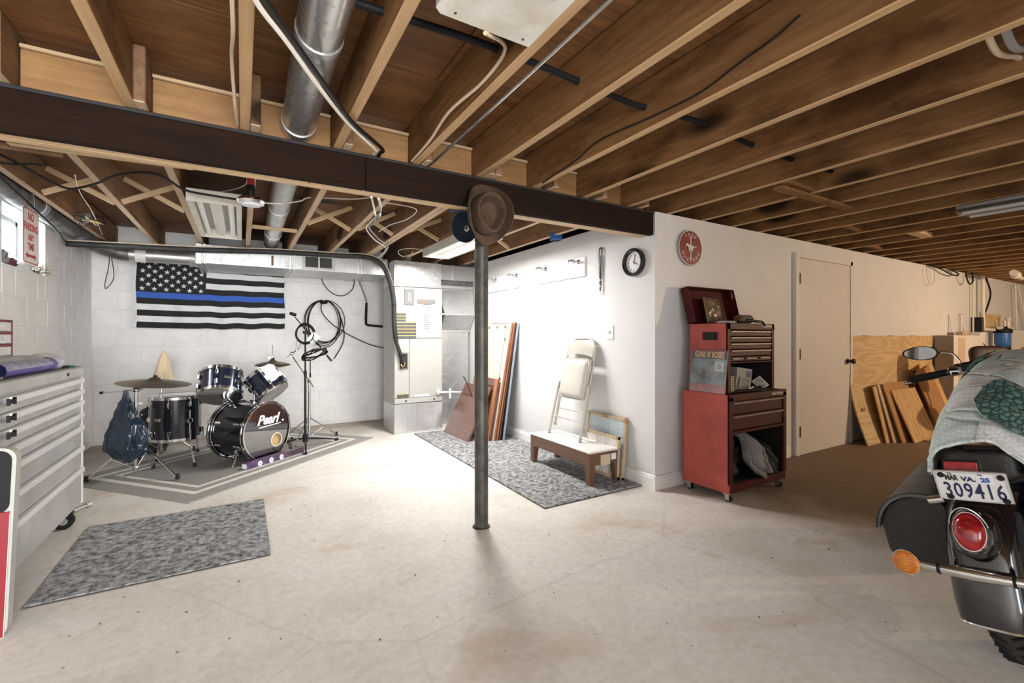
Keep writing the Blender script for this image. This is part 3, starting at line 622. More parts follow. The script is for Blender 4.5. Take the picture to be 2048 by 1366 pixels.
cable('white_wire', 'thin white wire hanging between the braces near the left wall', [(-0.868,3.713,2.19), (-0.945,4.15,2.19), (-1.024,4.824,2.2), (-1.17,5.854,2.2)], .003, SH)
cable('white_wire', 'white wire running beside the unlit tube light to the round work light', [(-0.173,4.056,2.285), (-0.044,3.863,2.282), (0.024,3.706,2.285), (0.029,3.587,2.313)], .004, SH)
cable('white_wire', 'white wires slung from the round work light across the round duct', [(0.112,3.77,2.184), (0.244,3.808,2.206), (0.384,3.842,2.254), (0.456,3.799,2.281), (0.735,3.75,2.3), (0.878,3.665,2.312)], .005, SH)
cable('white_wire', 'crinkled white wire under the joist right of the looping cable', [(0.897,3.327,2.19), (1.147,3.377,2.19), (1.185,3.703,2.19), (1.117,3.982,2.19), (1.099,4.284,2.19)], .004, SH)
wl_ = thing('work_light', 'small round chrome and red work light hung under a joist behind the beam', 'lamp', (0.048,3.227,2.054))
MB().lathe([(0, -.03), (.07, -.026), (.078, -.01), (.06, .012), (.02, .02)], 24).build('lamp_head', chrome, wl_); MB().lathe([(.018, .02), (.024, .06), (.02, .09)], 16).build('neck', blackm, wl_); MB().lathe([(.021, .09), (.021, .14), (.012, .145)], 16).build('handle', mat('red_grip', (.35, .02, .025), .4), wl_)
MB().lathe([(.055, -.028), (.05, -.036), (0, -.038)], 20).build('lens', mat('pale_lens', (.75, .77, .8), .2), wl_)
# ------------------------------------------------------------ left wall: sign, sill clutter
sg = thing('road_sign', 'white and red metal road sign hung from a joist before the small window', 'sign', (-1.232, 4.32, 1.70))
def rrect(w, h, r, n=6): return [(sx*(w/2-r)+r*math.cos(a), sy*(h/2-r)+r*math.sin(a)) for sx, sy, a0 in ((1, 1, 0), (-1, 1, 90), (-1, -1, 180), (1, -1, 270)) for a in [R(a0+90*i/n) for i in range(n+1)]]
RED = mat('sign_red', (.45, .03, .03), .4); SGW = mat('sign_white', (.80, .78, .76), .35)
M0 = T(0, 0, .190) @ FACE_POSX @ Matrix.Scale(.885, 4)
MB().tube([(-.004, .09, .37), (0.012, .0, .493), (-.004, -.09, .37)], .0018, 6).build('hanging_wire', steel, sg)
MB().prism(rrect(.305, .43, .035), -.001, .001, M=M0).build('plate', SGW, sg)
def frame(w, h, r, t, M, m, par, name='border', z=.0018):
    a = rrect(w, h, r); b_ = rrect(w-2*t, h-2*t, max(.004, r-t)); n = len(a); mb = MB()
    mb.add([(x, y, z) for x, y in a+b_], [(i, (i+1) % n, n+(i+1) % n, n+i) for i in range(n)], M=M); return mb.build(name, m, par, 0)
frame(.290, .414, .03, .008, M0, RED, sg)
for s_, yy, sz, sx in (('NO', .145, .085, .85), ('PARKING', .065, .080, .78), ('ANY', -.012, .068, .8), ('TIME', -.082, .072, .8)): text('lettering', s_, sz, RED, sg, M0 @ T(0, yy, .0012), sx=sx, bold=.0022)
MB().prism([(-.10, -.15), (-.065, -.122), (-.065, -.139), (.065, -.139), (.065, -.122), (.10, -.15), (.065, -.178), (.065, -.161), (-.065, -.161), (-.065, -.178)], .0012, .002, M=M0).build('double_arrow', RED, sg)
def cloth_lump(name, label, loc, r, m, seed, cat='rag', amp=.35, rot=(0, 0, 0), n=28, freq=2.6):
    def f(u, v):
        a = 2*math.pi*u; t = math.pi*v; d = Vector((math.sin(t)*math.cos(a), math.sin(t)*math.sin(a), -math.cos(t)))
        q = 1+amp*noise.noise(d*freq+Vector((seed, 0, 0)))+amp*.5*noise.noise(d*freq*2.7+Vector((0, seed, 0)))
        p = Vector((d.x*r[0], d.y*r[1], d.z*r[2]))*q; p.z = max(p.z, -r[2]*.8); return p+Vector((0, 0, r[2]*.8))
    return solo(name, MB().grid(f, n, n//2), m, label, cat, loc, rot, smooth=55)
SILL = 1.725
cloth_lump('rag', 'crumpled maroon rag lying on the window sill', (-1.45, 4.66, SILL), (.04, .12, .03), mat('maroon_cloth', (.12, .03, .045), .8), 1)
cloth_lump('rag', 'crumpled pale grey plastic rag on the window sill right of the maroon one', (-1.45, 4.90, SILL), (.04, .12, .03), mat('pale_film', (.72, .76, .80), .3), 5)
cloth_lump('rag', 'dusty lilac scrap of cloth at the back of the window sill', (-1.50, 4.74, SILL), (.04, .08, .045), mat('lilac_cloth', (.55, .52, .60), .8), 8)
solo('jar', MB().lathe([(.034, 0), (.036, .01), (.036, .055), (.038, .058), (.038, .07), (0, .07)], 20), mat('pale_jar', (.62, .68, .68), .3), 'small pale jar standing on the window sill beneath the sign', 'jar', (-1.47, 5.06, SILL))
tw = thing('dry_plant', 'dry brown plant cuttings spilling over the right end of the window sill', 'plant', (-1.44, 5.19, SILL)); tb = MB(); lf = MB()
for i in range(34):
    a, e = rnd.uniform(0, 6.28), rnd.uniform(-.2, .9); L = rnd.uniform(.05, .13); d = Vector((math.cos(a)*.5+.15, math.sin(a), e))*L; o = Vector((0, rnd.uniform(-.06, .08), .004))
    p1 = o+d*.5+Vector((0, 0, .01)); p2 = o+d
    for p in (p1, p2): p.z = max(p.z, .004) if p.x < .0 else p.z
    tb.tube([o, p1, p2], [.0025, .002, .0012], 5)
    for q in (p1, p2): lf.sph(q, (.009, .006, .004), 6, 4)
tb.build('twigs', mat('dry_twig', (.16, .12, .07), .8), tw); lfo = lf.build('leaves', mat('dry_leaf', (.22, .19, .12), .8, var=.5), tw); lfo['kind'] = 'stuff'
cloth_lump('dust_clump', 'grey dead leaf clump at the left end of the window sill', (-1.44, 4.55, SILL), (.03, .035, .05), mat('grey_debris', (.20, .20, .19), .9, var=.6, scale=60), 11, 'debris', .6)
# ------------------------------------------------------------ silver tool cabinet
ALU = mat('brushed_aluminium', (.60, .60, .59), .36, .35, var=.18, scale=4, bump=.05); ALUB = mat('bright_handle_rail', (.86, .86, .85), .3, .2)
cab = thing('tool_cabinet', 'silver metal drawer cabinet on wheels along the left wall', 'cabinet', (-1.155, 3.41, 0))
CX0, CY0, CY1 = .255, -.63, .63
X(-.245, .235, CY0, CY1, .115, .985, .004).build('carcass', ALU, cab)
X(-.25, CX0, CY0-.003, CY1+.003, .955, 1.016, .006).build('top_tray', ALU, cab)
X(-.235, .24, CY0+.012, CY1-.012, 1.016, 1.019, .001).build('rubber_liner', mat('grey_ribbed_liner', (.20, .19, .18), .8), cab)
MB().cyl((CX0-.002, .30, .985), (CX0+.006, .30, .985), .010, n=14).build('lock', blackm, cab)
zz = [.947, .873, .800, .719, .636, .502, .362, .125]
for i, (zt, zb) in enumerate(zip(zz[:-1], zz[1:])):
    dr = X(.232, .250, CY0+.05, CY1-.035, zb+.004, zt-.002, .003).build('drawer', ALU, cab)
    X(.248, .268, CY0+(.145 if i < 3 else .05), CY1-.035, zt-.034, zt-.004, .004).build('rail_handle', ALUB, dr)
    if i < 3:
        lx = MB().prism([(-.035, .016), (-.022, .008), (.022, .008), (.035, .016), (.035, -.016), (.022, -.008), (-.022, -.008), (-.035, -.016)], .0, .012, M=T(.268, CY0+.095, zt-.02) @ FACE_POSX); lx.build('latch', black, dr)
X(.232, .252, CY1-.032, CY1, .12, .95).build('corner_post', ALUB, cab); X(.232, .252, CY0, CY0+.045, .12, .95).build('corner_post', ALU, cab)
for i, (x, y_) in enumerate(((.19, .50), (.19, -.50), (-.19, .50), (-.19, -.50))):
    c_ = MB().cyl((x, y_-.018, .05), (x, y_+.018, .05), .05, n=20).build('wheel', black, cab); X(x-.03, x+.03, y_-.03, y_+.03, .098, .116).build('fork', steel, c_)
    MB().cyl((x, y_-.021, .05), (x, y_+.021, .05), .022, n=14).build('hub', steel, c_)
MB().tube([(.215, .56, .085), (.27, .66, .085)], .014, 10).tube([(.26, .64, .085), (.275, .67, .085)], .019, 6).build('lock_lever', mat('dull_steel', (.42, .42, .41), .45, .8), cab)
TOP = 1.0195
og = thing('drawer_organizer', 'small red parts organizer with clear drawers on the silver cabinet', 'organizer', (-1.25, 3.46, TOP)); RP = mat('dark_red_plastic', (.20, .02, .018), .4)
X(-.09, .085, -.31, .31, 0, .29).build('back_shell', RP, og)
for k in range(5): X(-.09, .10, -.31, .31, .002+.07*k, .010+.07*k, .001).build('shelf', RP, og)
for k in range(5):
    if k < 4:
        for j in range(3): X(.08, .10, -.29+.2*j, -.11+.2*j, .014+.07*k, .068+.07*k, .004).build('drawer', mat('clear_drawer', (.72, .72, .72), .25, var=.25, scale=30), og)
for j in range(4): X(.08, .10, -.311+.2*j, -.299+.2*j if j < 3 else .311, 0, .29, .001).build('upright', RP, og)
gb = thing('flat_case', 'flat grey case with dark front edge lying on the silver cabinet', 'case', (-1.16, 3.42, TOP)); gb.location = (-1.05, 3.43, TOP)
X(-.095, .03, -.32, .32, .0, .085, .006).build('body', mat('grey_green_case', (.42, .43, .38), .45, var=.2), gb); X(.028, .036, -.32, .20, .03, .065, .003).build('dark_edge', black, gb)
pp = thing('wrapped_packet', 'purple roll wrapped in clear plastic on the cabinet front edge', 'packet', (-.965, 3.38, TOP))
PUR = mat('purple_foam', (.085, .065, .26), .5, col2=(.16, .13, .36), scale=12); FILM = mat('wrinkled_film', (.72, .70, .82), .18, var=.45, scale=26, bump=.8, bscale=30)
MB().grid(lambda u, v: (.042*math.cos(2*math.pi*u)*(1+.08*noise.noise((u*6, v*9, 1))), -.42+.68*v, .036+.035*math.sin(2*math.pi*u)), 22, 24).build('roll', PUR, pp)
MB().grid(lambda u, v: (.045*math.cos(2*math.pi*u)*(1+.25*noise.noise((u*6, v*5, 4)))*(1-.35*v), .25+.17*v, .036+.036*math.sin(2*math.pi*u)*(1+.2*noise.noise((u*5, v*5, 9)))), 24, 10).build('film_end', FILM, pp)
MB().grid(lambda u, v: (.043*math.cos(math.pi*u)*1.02, -.42+.60*v, .037+.0365*abs(math.sin(math.pi*u))**.9+.004*noise.noise((u*9, v*22, 2))), 10, 40).build('film', mat('clear_film', (.8, .8, .88), .12, alpha=.45, var=.4, scale=18), pp)
dm = thing('clear_dome', 'clear plastic dome packaging at the far end of the silver cabinet', 'packaging', (-1.065, 3.93, TOP))
MB().lathe([(.092, 0), (.088, .03), (.072, .062), (.045, .085), (0, .094)], 28).build('shell', mat('clear_shell', (.82, .83, .83), .12, alpha=.55, var=.3, scale=20), dm); MB().lathe([(.03, .004), (.04, .03), (.02, .06), (0, .065)], 16).build('contents', mat('grey_contents', (.35, .35, .35), .4), dm)
sp = thing('small_pliers', 'small black and green tool lying by the clear dome', 'tool', (-.945, 3.86, TOP)); B((0, 0, .006), (.03, .10, .012), (0, 0, R(12))).build('handle', black, sp); B((-.002, .075, .006), (.025, .06, .012), (0, 0, R(-14))).build('grip', mat('green_grip', (.03, .30, .20), .4), sp)
wr = thing('wrench', 'steel wrench lying at the near end of the silver cabinet', 'tool', (-.935, 2.93, TOP)); MB().tube(smooth_path([(0, -.12, .008), (.005, -.02, .008), (-.012, .05, .01)], 4), .007, 8).build('handle', steel, wr); MB().ring(.014, .005, 16, 6, M=T(.0, -.13, .008)).build('ring_end', steel, wr)
cb = thing('creeper_board', 'upright board with mesh top and red striped white base at bottom left', 'board', (-1.07, 2.655, 0)); MX = T(0, 0, .385) @ RX(90)
cb.rotation_euler = (R(-1.5), R(1.8), 0)
MB().prism(rrect(.50, .765, .045), -.025, .025, M=MX).build('shell', mat('grey_plastic_shell', (.46, .46, .43), .45), cb)
MB().prism(rrect(.475, .255, .04), .024, .028, M=MX @ T(0, .245, 0)).build('black_rim', black, cb); MB().prism(rrect(.405, .20, .02), .027, .031, M=MX @ T(0, .24, 0)).build('mesh_panel', mat('grey_mesh', (.36, .35, .33), .7, var=.4, scale=120), cb)
MB().prism(rrect(.485, .50, .006), .024, .030, M=MX @ T(0, -.13, 0)).build('white_panel', mat('offwhite_panel', (.66, .64, .60), .5), cb); X(.178, .240, -.0325, -.028, .01, .51, .0005).build('red_stripe', mat('deep_red', (.27, .012, .02), .4), cb)
for i in range(3): X(.055+.028*i, .075+.028*i, -.0315, -.0305, .36, .43, .0002).build('black_print', INK, cb)
# ------------------------------------------------------------ mats and rugs
HEATHER = mat('grey_heather_pile', (.50, .50, .50), .95, col2=(.075, .078, .088), scale=34, bump=1.0, bscale=150)
def carpet(name, label, x0, x1, y0, y1, th=.012):
    t = thing(name, label, 'carpet', ((x0+x1)/2, (y0+y1)/2, 0)); w, l = x1-x0, y1-y0
    MB().grid(lambda u, v: ((u-.5)*w+.003*noise.noise((v*30, u*3, 1)), (v-.5)*l+.003*noise.noise((u*30, v*3, 2)), th+.0015*noise.noise((u*60, v*60, 0))), 60, 60, th=.006).build('pile', HEATHER, t); X(-w/2, w/2, -l/2, l/2, 0, .0055, .001).build('backing', mat('dark_backing', (.045, .035, .03), .9), t)
carpet('carpet_mat', 'small grey carpet mat alone on the concrete near the silver cabinet', -.834, .137, 2.857, 3.84)
carpet('carpet_runner', 'long grey carpet runner beneath the bench and leaning boards', 1.83, 2.785, 2.635, 5.46)
def rugmat():
    m = bpy.data.materials.new('striped_rug'); nt, b = nodes_of(m); v = coords(nt, rndoff=False)
    sx = N(nt, 'ShaderNodeSeparateXYZ'); nt.links.new(v, sx.inputs[0]); ds = []
    for ax, h in (('X', 1.115), ('Y', .75)):
        a = N(nt, 'ShaderNodeMath', operation='ABSOLUTE'); nt.links.new(sx.outputs[ax], a.inputs[0]); s_ = N(nt, 'ShaderNodeMath', operation='SUBTRACT'); s_.inputs[0].default_value = h; nt.links.new(a.outputs[0], s_.inputs[1]); ds.append(s_.outputs[0])
    mn = N(nt, 'ShaderNodeMath', operation='MINIMUM'); nt.links.new(ds[0], mn.inputs[0]); nt.links.new(ds[1], mn.inputs[1])
    G, Wc, G2 = (.34, .325, .30), (.80, .775, .71), (.30, .285, .265)
    r = ramp(nt, mn.outputs[0], [(0, G), (.135, Wc), (.185, G), (.255, Wc), (.295, G2)]); r.color_ramp.interpolation = 'CONSTANT'
    n = N(nt, 'ShaderNodeTexNoise', Scale=90, Detail=3); nt.links.new(v, n.inputs['Vector']); r2 = ramp(nt, n.outputs['Fac'], [(.3, (.72, .72, .72)), (.7, (1.1, 1.1, 1.1))])
    mx = N(nt, 'ShaderNodeMix', data_type='RGBA', blend_type='MULTIPLY'); mx.inputs[0].default_value = 1; nt.links.new(r.outputs[0], mx.inputs[6]); nt.links.new(r2.outputs[0], mx.inputs[7])
    nt.links.new(mx.outputs[2], b.inputs['Base Color']); b.inputs['Roughness'].default_value = .95
    bp = N(nt, 'ShaderNodeBump', Strength=.5, Distance=.004); nt.links.new(n.outputs['Fac'], bp.inputs['Height']); nt.links.new(bp.outputs[0], b.inputs['Normal']); return m
solo('drum_rug', X(-1.115, 1.115, -.75, .75, 0, .009, .003), rugmat(), 'grey rug with cream border stripes under the drum kit', 'rug', (.014, 5.329, 0), (0, 0, R(41.3)))
# ------------------------------------------------------------ drum kit
SHELL = mat('black_drum_wrap', (.012, .013, .018), .14, .2, coat=.7, var=.3, scale=3); SHELLB = mat('midnight_drum_wrap', (.018, .026, .055), .16, .35, coat=.6, var=.4, scale=4); INNER = mat('drum_wood', (.52, .36, .17), .6)
HEADC = mat('clear_head', (.34, .37, .36), .18, col2=(.22, .26, .25), scale=5, coat=.4); HEADW = mat('white_cloth_head', (.86, .87, .88), .55, bump=.2); HEADK = mat('black_drum_head', (.24, .24, .25), .05, 1)
def frame3(o, loc, Xv, Zv):
    Zv = Vector(Zv).normalized(); Xv = Vector(Xv); Xv = (Xv-Zv*Xv.dot(Zv)).normalized(); Yv = Zv.cross(Xv)
    m = Matrix((Xv, Yv, Zv)).transposed(); o.location = loc; o.rotation_euler = m.to_euler(); return o
lugm = MB().box((.012, 0, 0), (.024, .026, .055), ch=.008).cyl((.020, 0, .02), (.020, 0, .06), .004, n=8).box((.014, 0, .062), (.02, .016, .012), ch=.003).mesh('lug', chrome)
def drum(name, label, r, dep, nl, a0, loc, Xv, Zv, shell, low, top=None, badge=None):
    t = frame3(thing(name, label, 'drum'), loc, Xv, Zv); h = dep/2
    MB().lathe([(r, -h), (r, h), (r-.008, h), (r-.008, -h), (r, -h)], 48).build('shell', shell, t)
    for s_ in (-1, 1):
        MB().lathe([(r+.002, s_*(h-.018)), (r+.010, s_*(h-.016)), (r+.010, s_*(h+.010)), (r+.004, s_*(h+.016)), (r-.004, s_*(h+.012))][::s_], 48).build('hoop', chrome, t)
        MB().lathe([(r+.001, s_*(h+.002)), (r-.012, s_*(h+.007)), (0, s_*(h+.007))][::s_], 48).build('resonant_head' if s_ < 0 else 'batter_head', low if s_ < 0 else (top or HEADW), t)
        for k in range(nl):
            a = R(a0+360/nl*k); link('lug', lugm, t, (r*math.cos(a), r*math.sin(a), s_*(h-.062)), (R(180) if s_ < 0 else 0, 0, a if s_ > 0 else a))
    if badge is not None:
        a = R(badge); Mb = RZ(badge) @ T(r+.002, 0, 0) @ FACE_POSX
        bd_ = MB().box((0, 0, 0), (.058, .024, .003), ch=.002, M=Mb).build('badge', chrome, t); text('lettering', 'Pearl', .018, INK, bd_, Mb @ T(0, 0, .0018), shear=.2)
    return t
n_ = Vector((.659, -.752, 0)); t_ = Vector((.752, .659, 0)); BR = .262; BD = .40
bassd = frame3(thing('bass_drum', 'black bass drum with script lettering on its glossy front head', 'drum'), Vector((.20, 5.02, .292))-n_*(BD/2), t_, n_)
MB().lathe([(BR, -BD/2), (BR, BD/2), (BR-.01, BD/2), (BR-.01, -BD/2), (BR, -BD/2)], 56).build('shell', [SHELL], bassd)
MB().lathe([(BR-.011, -BD/2+.01), (BR-.011, BD/2-.01)], 40).build('inner_ply', INNER, bassd); MB().lathe([(0, -BD/2+.012), (BR-.01, -BD/2+.012)], 40).build('rear_head', INNER, bassd)
for s_ in (-1, 1):
    z0 = s_*BD/2
    MB().lathe([(BR+.004, z0-.02), (BR+.022, z0-.018), (BR+.022, z0+.022), (BR+.008, z0+.022), (BR+.004, z0-.02)], 64).build('hoop', SHELL, bassd)
    MB().ring(BR+.023, .0055, 64, 6, M=T(0, 0, z0+.002)).build('hoop_inlay', chrome, bassd); MB().ring(BR+.010, .006, 64, 6, M=T(0, 0, z0+.022)).build('chrome_rim', chrome, bassd)
hx, hy, hr = .115, -.105, .064; fh = MB(); K = 64; vv = []
for j in range(K):
    a = 2*math.pi*j/K; c_, s_ = math.cos(a), math.sin(a); bq = hx*c_+hy*s_; L = -bq+math.sqrt(bq*bq-(hx*hx+hy*hy)+(BR+.004)**2)
    vv += [(hx+hr*c_, hy+hr*s_, BD/2+.012), (hx+L*c_, hy+L*s_, BD/2+.012)]
fh.add(vv, [(2*j, 2*j+1, (2*j+3) % (2*K), (2*j+2) % (2*K)) for j in range(K)]); fh.build('front_head', HEADK, bassd, 0)
MB().ring(hr, .005, 40, 6, M=T(hx, hy, BD/2+.013)).build('port_ring', mat('cream_ring', (.78, .72, .58), .4), bassd)
LW = mat('white_lettering', (.85, .85, .84), .4); Mt = T(.01, .110, BD/2+.0125)
text('lettering', 'Pearl', .128, LW, bassd, Mt, shear=.35, bold=.004, sp=.95); text('lettering', '.', .135, LW, bassd, Mt @ T(.185, 0, 0), bold=.003)
MB().prism([(-.10, -.070), (.16, -.058), (.16, -.050), (-.10, -.060)], 0, .001, M=Mt).build('underline', LW, bassd)
for k in range(8):
    a = R(22.5+45*k)
    for s_ in (-1, 1):
        Mq = RZ(22.5+45*k)
        MB().box((BR+.010, 0, s_*.115), (.02, .022, .07), ch=.006, M=Mq).cyl((BR+.014, 0, s_*.13), (BR+.026, 0, s_*(BD/2)), .004, n=8, M=Mq).box((BR+.028, 0, s_*(BD/2+.006)), (.012, .03, .04), ch=.004, M=Mq).build('tension_claw', chrome, bassd)
for sx in (-1, 1):
    MB().tube([(sx*.20, -.175, .08), (sx*.275, -.285, .10)], .011, 10).cyl((sx*.27, -.275, .10), (sx*.276, -.289, .101), .016, n=10).box((sx*.2, -.165, .08), (.06, .06, .05), (0, 0, R(45)), .012).build('spur_leg', chrome, bassd)
MB().box((.08, BR+.004, .0), (.13, .045, .07), ch=.008).cyl((.05, BR-.005, .0), (.05, BR+.15, .0), .012, n=12).cyl((.11, BR-.02, .0), (.11, BR+.165, .0), .012, n=12).cyl((.05, BR+.13, -.02), (.05, BR+.13, .03), .020, n=12).cyl((.11, BR+.15, -.02), (.11, BR+.15, .03), .020, n=12).tube([(.05, BR+.13, 0), (-.02, BR+.16, -.03)], .009, 10).tube([(.11, BR+.15, 0), (.16, BR+.18, -.03)], .009, 10).build('tom_mount', chrome, bassd)
drum('tom_drum', 'dark blue tom tilted back with a grey lower head, left of the pair', .178, .225, 6, -100, (-0.175,5.243,0.739), (1, 0, 0), (.06, .54, .84), SHELLB, HEADC, None, -70)
t2 = drum('tom_drum', 'dark tom draped with a white cloth, right of the pair above the bass drum', .150, .225, 6, -70, (0.214,5.245,0.728), (.8, -.1, .6), (-.52, .40, .74), SHELLB, HEADC)
def drape(u, v):
    a = R(-75+150*u); 
    if v < .45: q = v/.45; return (.162*q*math.cos(a)+.0, .162*q*math.sin(a), .125+.004*math.sin(9*a)*q)
    q = (v-.45)/.55; rr = .166+.012*math.sin(a*7)*q; return (rr*math.cos(a), rr*math.sin(a), .125-.17*q*(1+.1*math.sin(5*a)))
dc = solo('white_cloth', MB().grid(drape, 36, 18, th=.003), mat('white_cotton', (.86, .87, .89), .8, bump=.2), 'white cloth draped over the rim of the right tom', 'cloth', smooth=60); dc.location = t2.location; dc.rotation_euler = t2.rotation_euler
ft = drum('floor_tom', 'black floor tom on three bent chrome legs behind the bag', .205, .40, 8, -95, (-.555, 5.52, .425), (1, -.08, 0), (0, 0, 1), SHELL, HEADC, None, -123)
for (fx, fy, a) in ((-.343, 5.13, -52), (-.417, 5.765, 50), (-.86, 5.62, 170)):
    ar = R(a); bx, by = .225*math.cos(ar), .225*math.sin(ar); ex, ey = fx+.555, fy-5.52
    lg_ = MB().tube(smooth_path([(bx, by, .08), (bx, by, -.20), (bx+(ex-bx)*.3, by+(ey-by)*.3, -.29), (ex, ey, -.40)], 4), .006, 8).build('leg', chrome, ft); MB().cyl((ex, ey, -.414), (ex, ey, -.38), .018, .010, 12).build('rubber_foot', black, lg_); MB().box((bx*.96, by*.96, -.02), (.05, .05, .05), (0, 0, ar), .012).build('leg_bracket', chrome, lg_)
def tripod(t, feet, zc, ztop, r, m, foot=black, zb=.06):
    MB().cyl((0, 0, .05), (0, 0, ztop), r, n=14).build('column', m, t)
    MB().cyl((0, 0, zc-.03), (0, 0, zc+.03), r*1.5, n=14).build('collar', m, t); MB().cyl((0, 0, zb-.015), (0, 0, zb+.02), r*1.45, n=14).build('collar', m, t)
    for (fx, fy) in feet:
        f = Vector((fx, fy, .022)); p = Vector((0, 0, zc)); d = Vector((-fy, fx, 0)).normalized()*.008
        l = MB().tube([p+d, f+d*.6], .0055, 7).tube([p-d, f-d*.6], .0055, 7).build('leg', m, t)
        mid = p.lerp(f, .52); MB().tube([(0, 0, zb), mid], .005, 7).build('strut', m, t); MB().cyl(f+Vector((0, 0, -.013)), f+Vector((0, 0, .03)), .017, .012, 10).build('rubber_foot', foot, l)
RZ0 = .009
bs_ = thing('cymbal_stand', 'chrome boom cymbal stand holding the bag and large cymbal at left', 'stand', (-.79, 5.05, RZ0))
tripod(bs_, [(-.312, -.045), (.325, -.335), (.10, .15)], .33, .735, .015, chrome)
pA, pB = Vector((-1.052,5.182,0.725))-bs_.location, Vector((-0.684,5.057,0.781))-bs_.location
MB().tube([pA, (0, 0, .74), pB], .0065, 10).build('boom_arm', chrome, bs_); MB().sph((0, 0, .74), (.03, .022, .022), 12, 8).cyl((.03, -.03, .74), (.05, -.06, .75), .005).build('tilter', chrome, bs_); MB().cyl(pA, pA.lerp(pB, .06), .011, n=10).build('boom_tip', blackm, bs_); MB().tube([pB, pB+Vector((.02, 0, .075))], .006, 8).sph(pB, .018, 10, 7).build('cymbal_post', chrome, bs_)
for z in (.52, .62): MB().cyl((0, 0, z-.02), (0, 0, z+.02), .022, n=12).box((.03, 0, z), (.04, .01, .02), ch=.003).build('clamp', chrome, bs_)
BRZ = mat('dull_bronze', (.30, .225, .14), .38, .85, var=.3, scale=9)
def cymbal(name, label, loc, r, axis, group=None):
    t = thing(name, label, 'cymbal'); MB().lathe([(r, 0), (r*.6, .020), (r*.24, .030), (r*.21, .034), (r*.12, .052), (.008, .056), (.006, .054), (r*.12, .049), (r*.24, .027), (r*.6, .017), (r, -.0015)], 56).build('bow', BRZ, t)
    MB().cyl((0, 0, .054), (0, 0, .072), .016, n=12).build('felt', mat('black_felt', (.02, .02, .02), .9), t); return place(t, loc, axis)
cymbal('cymbal', 'large dull bronze cymbal on the boom stand above the blue bag', (-0.661,5.043,0.798), .27, (.085, -.05, 1))
BAG = mat('navy_plastic_film', (.014, .030, .056), .26, 0, var=.45, scale=4, coat=.25, bump=.55, bscale=14)
pr = [(0, .022, .0), (.10, .030, -.004), (.2, .055, -.012), (.34, .085, -.004), (.48, .130, .012), (.62, .158, .004), (.78, .165, -.006), (.9, .125, .004), (1.0, .03, .008)]
def bagf(u, v):
    for (a, ra, ca), (b2, rb, cb2) in zip(pr[:-1], pr[1:]):
        if a <= v <= b2: q = (v-a)/(b2-a); q = q*q*(3-2*q); rr = ra+(rb-ra)*q; cc = ca+(cb2-ca)*q; break
    a = 2*math.pi*u; rg_ = lambda p: 1-2*abs(noise.noise(p)); pl = 1+.10*math.sin(7*a+3*v)*(1-.6*v)+.15*noise.noise((math.cos(a)*2.2, math.sin(a)*2.2, v*4))+.085*rg_((math.cos(a)*3, math.sin(a)*3, v*4+3))*(.3+v)+.05*rg_((math.cos(a)*6.5, math.sin(a)*6.5, v*9))*v
    return (cc+rr*pl*math.cos(a), .62*rr*pl*math.sin(a), .61*(1-v)+.02*noise.noise((u*9, v*8, 3))*(v > .1))
solo('plastic_bag', MB().grid(bagf, 110, 90), BAG, 'dark blue plastic bag hanging from the boom stand beside the cabinet', 'bag', (-.838, 4.965, .148), (0, 0, R(-38)), smooth=60)
ps = thing('cloth_stand', 'thin chrome stand behind the large cymbal carrying the tan cloth', 'stand', (-.70, 5.77, 0)); tripod(ps, [(-.25, .1), (.26, .08), (.0, -.27)], .30, 1.0, .010, chrome); MB().cyl((0, 0, .60), (0, 0, .64), .018, n=12).build('clamp', chrome, ps)
def tanf(u, v):
    a = 2*math.pi*u; q = 1-v; rr = (.010+.060*q**.75)*(1+.22*math.sin(2*a+.6)*q**.5+.14*math.sin(5*a)*q+.16*noise.noise((math.cos(a)*2, math.sin(a)*2, v*4)))
    return (rr*math.cos(a)+.012*q, rr*.8*math.sin(a), .28*v+.02*math.sin(2*a)*(q > .98))
solo('tan_cloth', MB().grid(tanf, 40, 24, th=.003), mat('tan_chamois', (.66, .53, .36), .85, bump=.3), 'tan cloth draped like a cone over the stand behind the cymbal', 'cloth', (-.70, 5.77, .79), (R(-3), R(4), 0), smooth=60)
def rbox(sx, sy, sz, p=4, n=28): return lambda u, v: (lambda a, t: tuple(s_*math.copysign(abs(c)**(2/p), c) for s_, c in ((sx/2, math.cos(a)*math.cos(t)), (sy/2, math.sin(a)*math.cos(t)), (sz/2, math.sin(t)))))(2*math.pi*u, math.pi*(v-.5))
gbg = thing('gig_bag', 'black soft case standing behind the floor tom', 'bag', (-.79, 5.98, 0)); MB().grid(rbox(.25, .20, .47, 5), 32, 20).build('body', mat('black_nylon', (.012, .012, .013), .6, bump=.3), gbg, 60, loc=(0, 0, .236)); MB().tube(smooth_path([(-.05, -.08, .46), (-.02, -.1, .52), (.05, -.1, .53), (.08, -.08, .46)], 4), .006, 8).build('handle', black, gbg)
hh = thing('hi_hat_stand', 'chrome stand with thin rod and paired cymbals behind the right tom', 'stand', (.29, 5.63, RZ0)); tripod(hh, [(.20, .12), (-.2, .14), (.0, -.25)], .30, .86, .012, chrome); MB().cyl((0, 0, .86), (0, 0, 1.105), .0035, n=8).build('pull_rod', chrome, hh); MB().cyl((0, 0, .95), (0, 0, .985), .010, n=10).box((-.03, 0, .968), (.03, .006, .02), ch=.002).build('clutch', chrome, hh)
cymbal('cymbal', 'thin upper hi-hat cymbal behind the cloth covered tom', (.29, 5.63, .905), .178, (0, 0, 1), None); ch2 = cymbal('cymbal', 'lower hi-hat cymbal upturned just beneath the upper one', (.29, 5.63, .893), .178, (0, 0, -1), None)
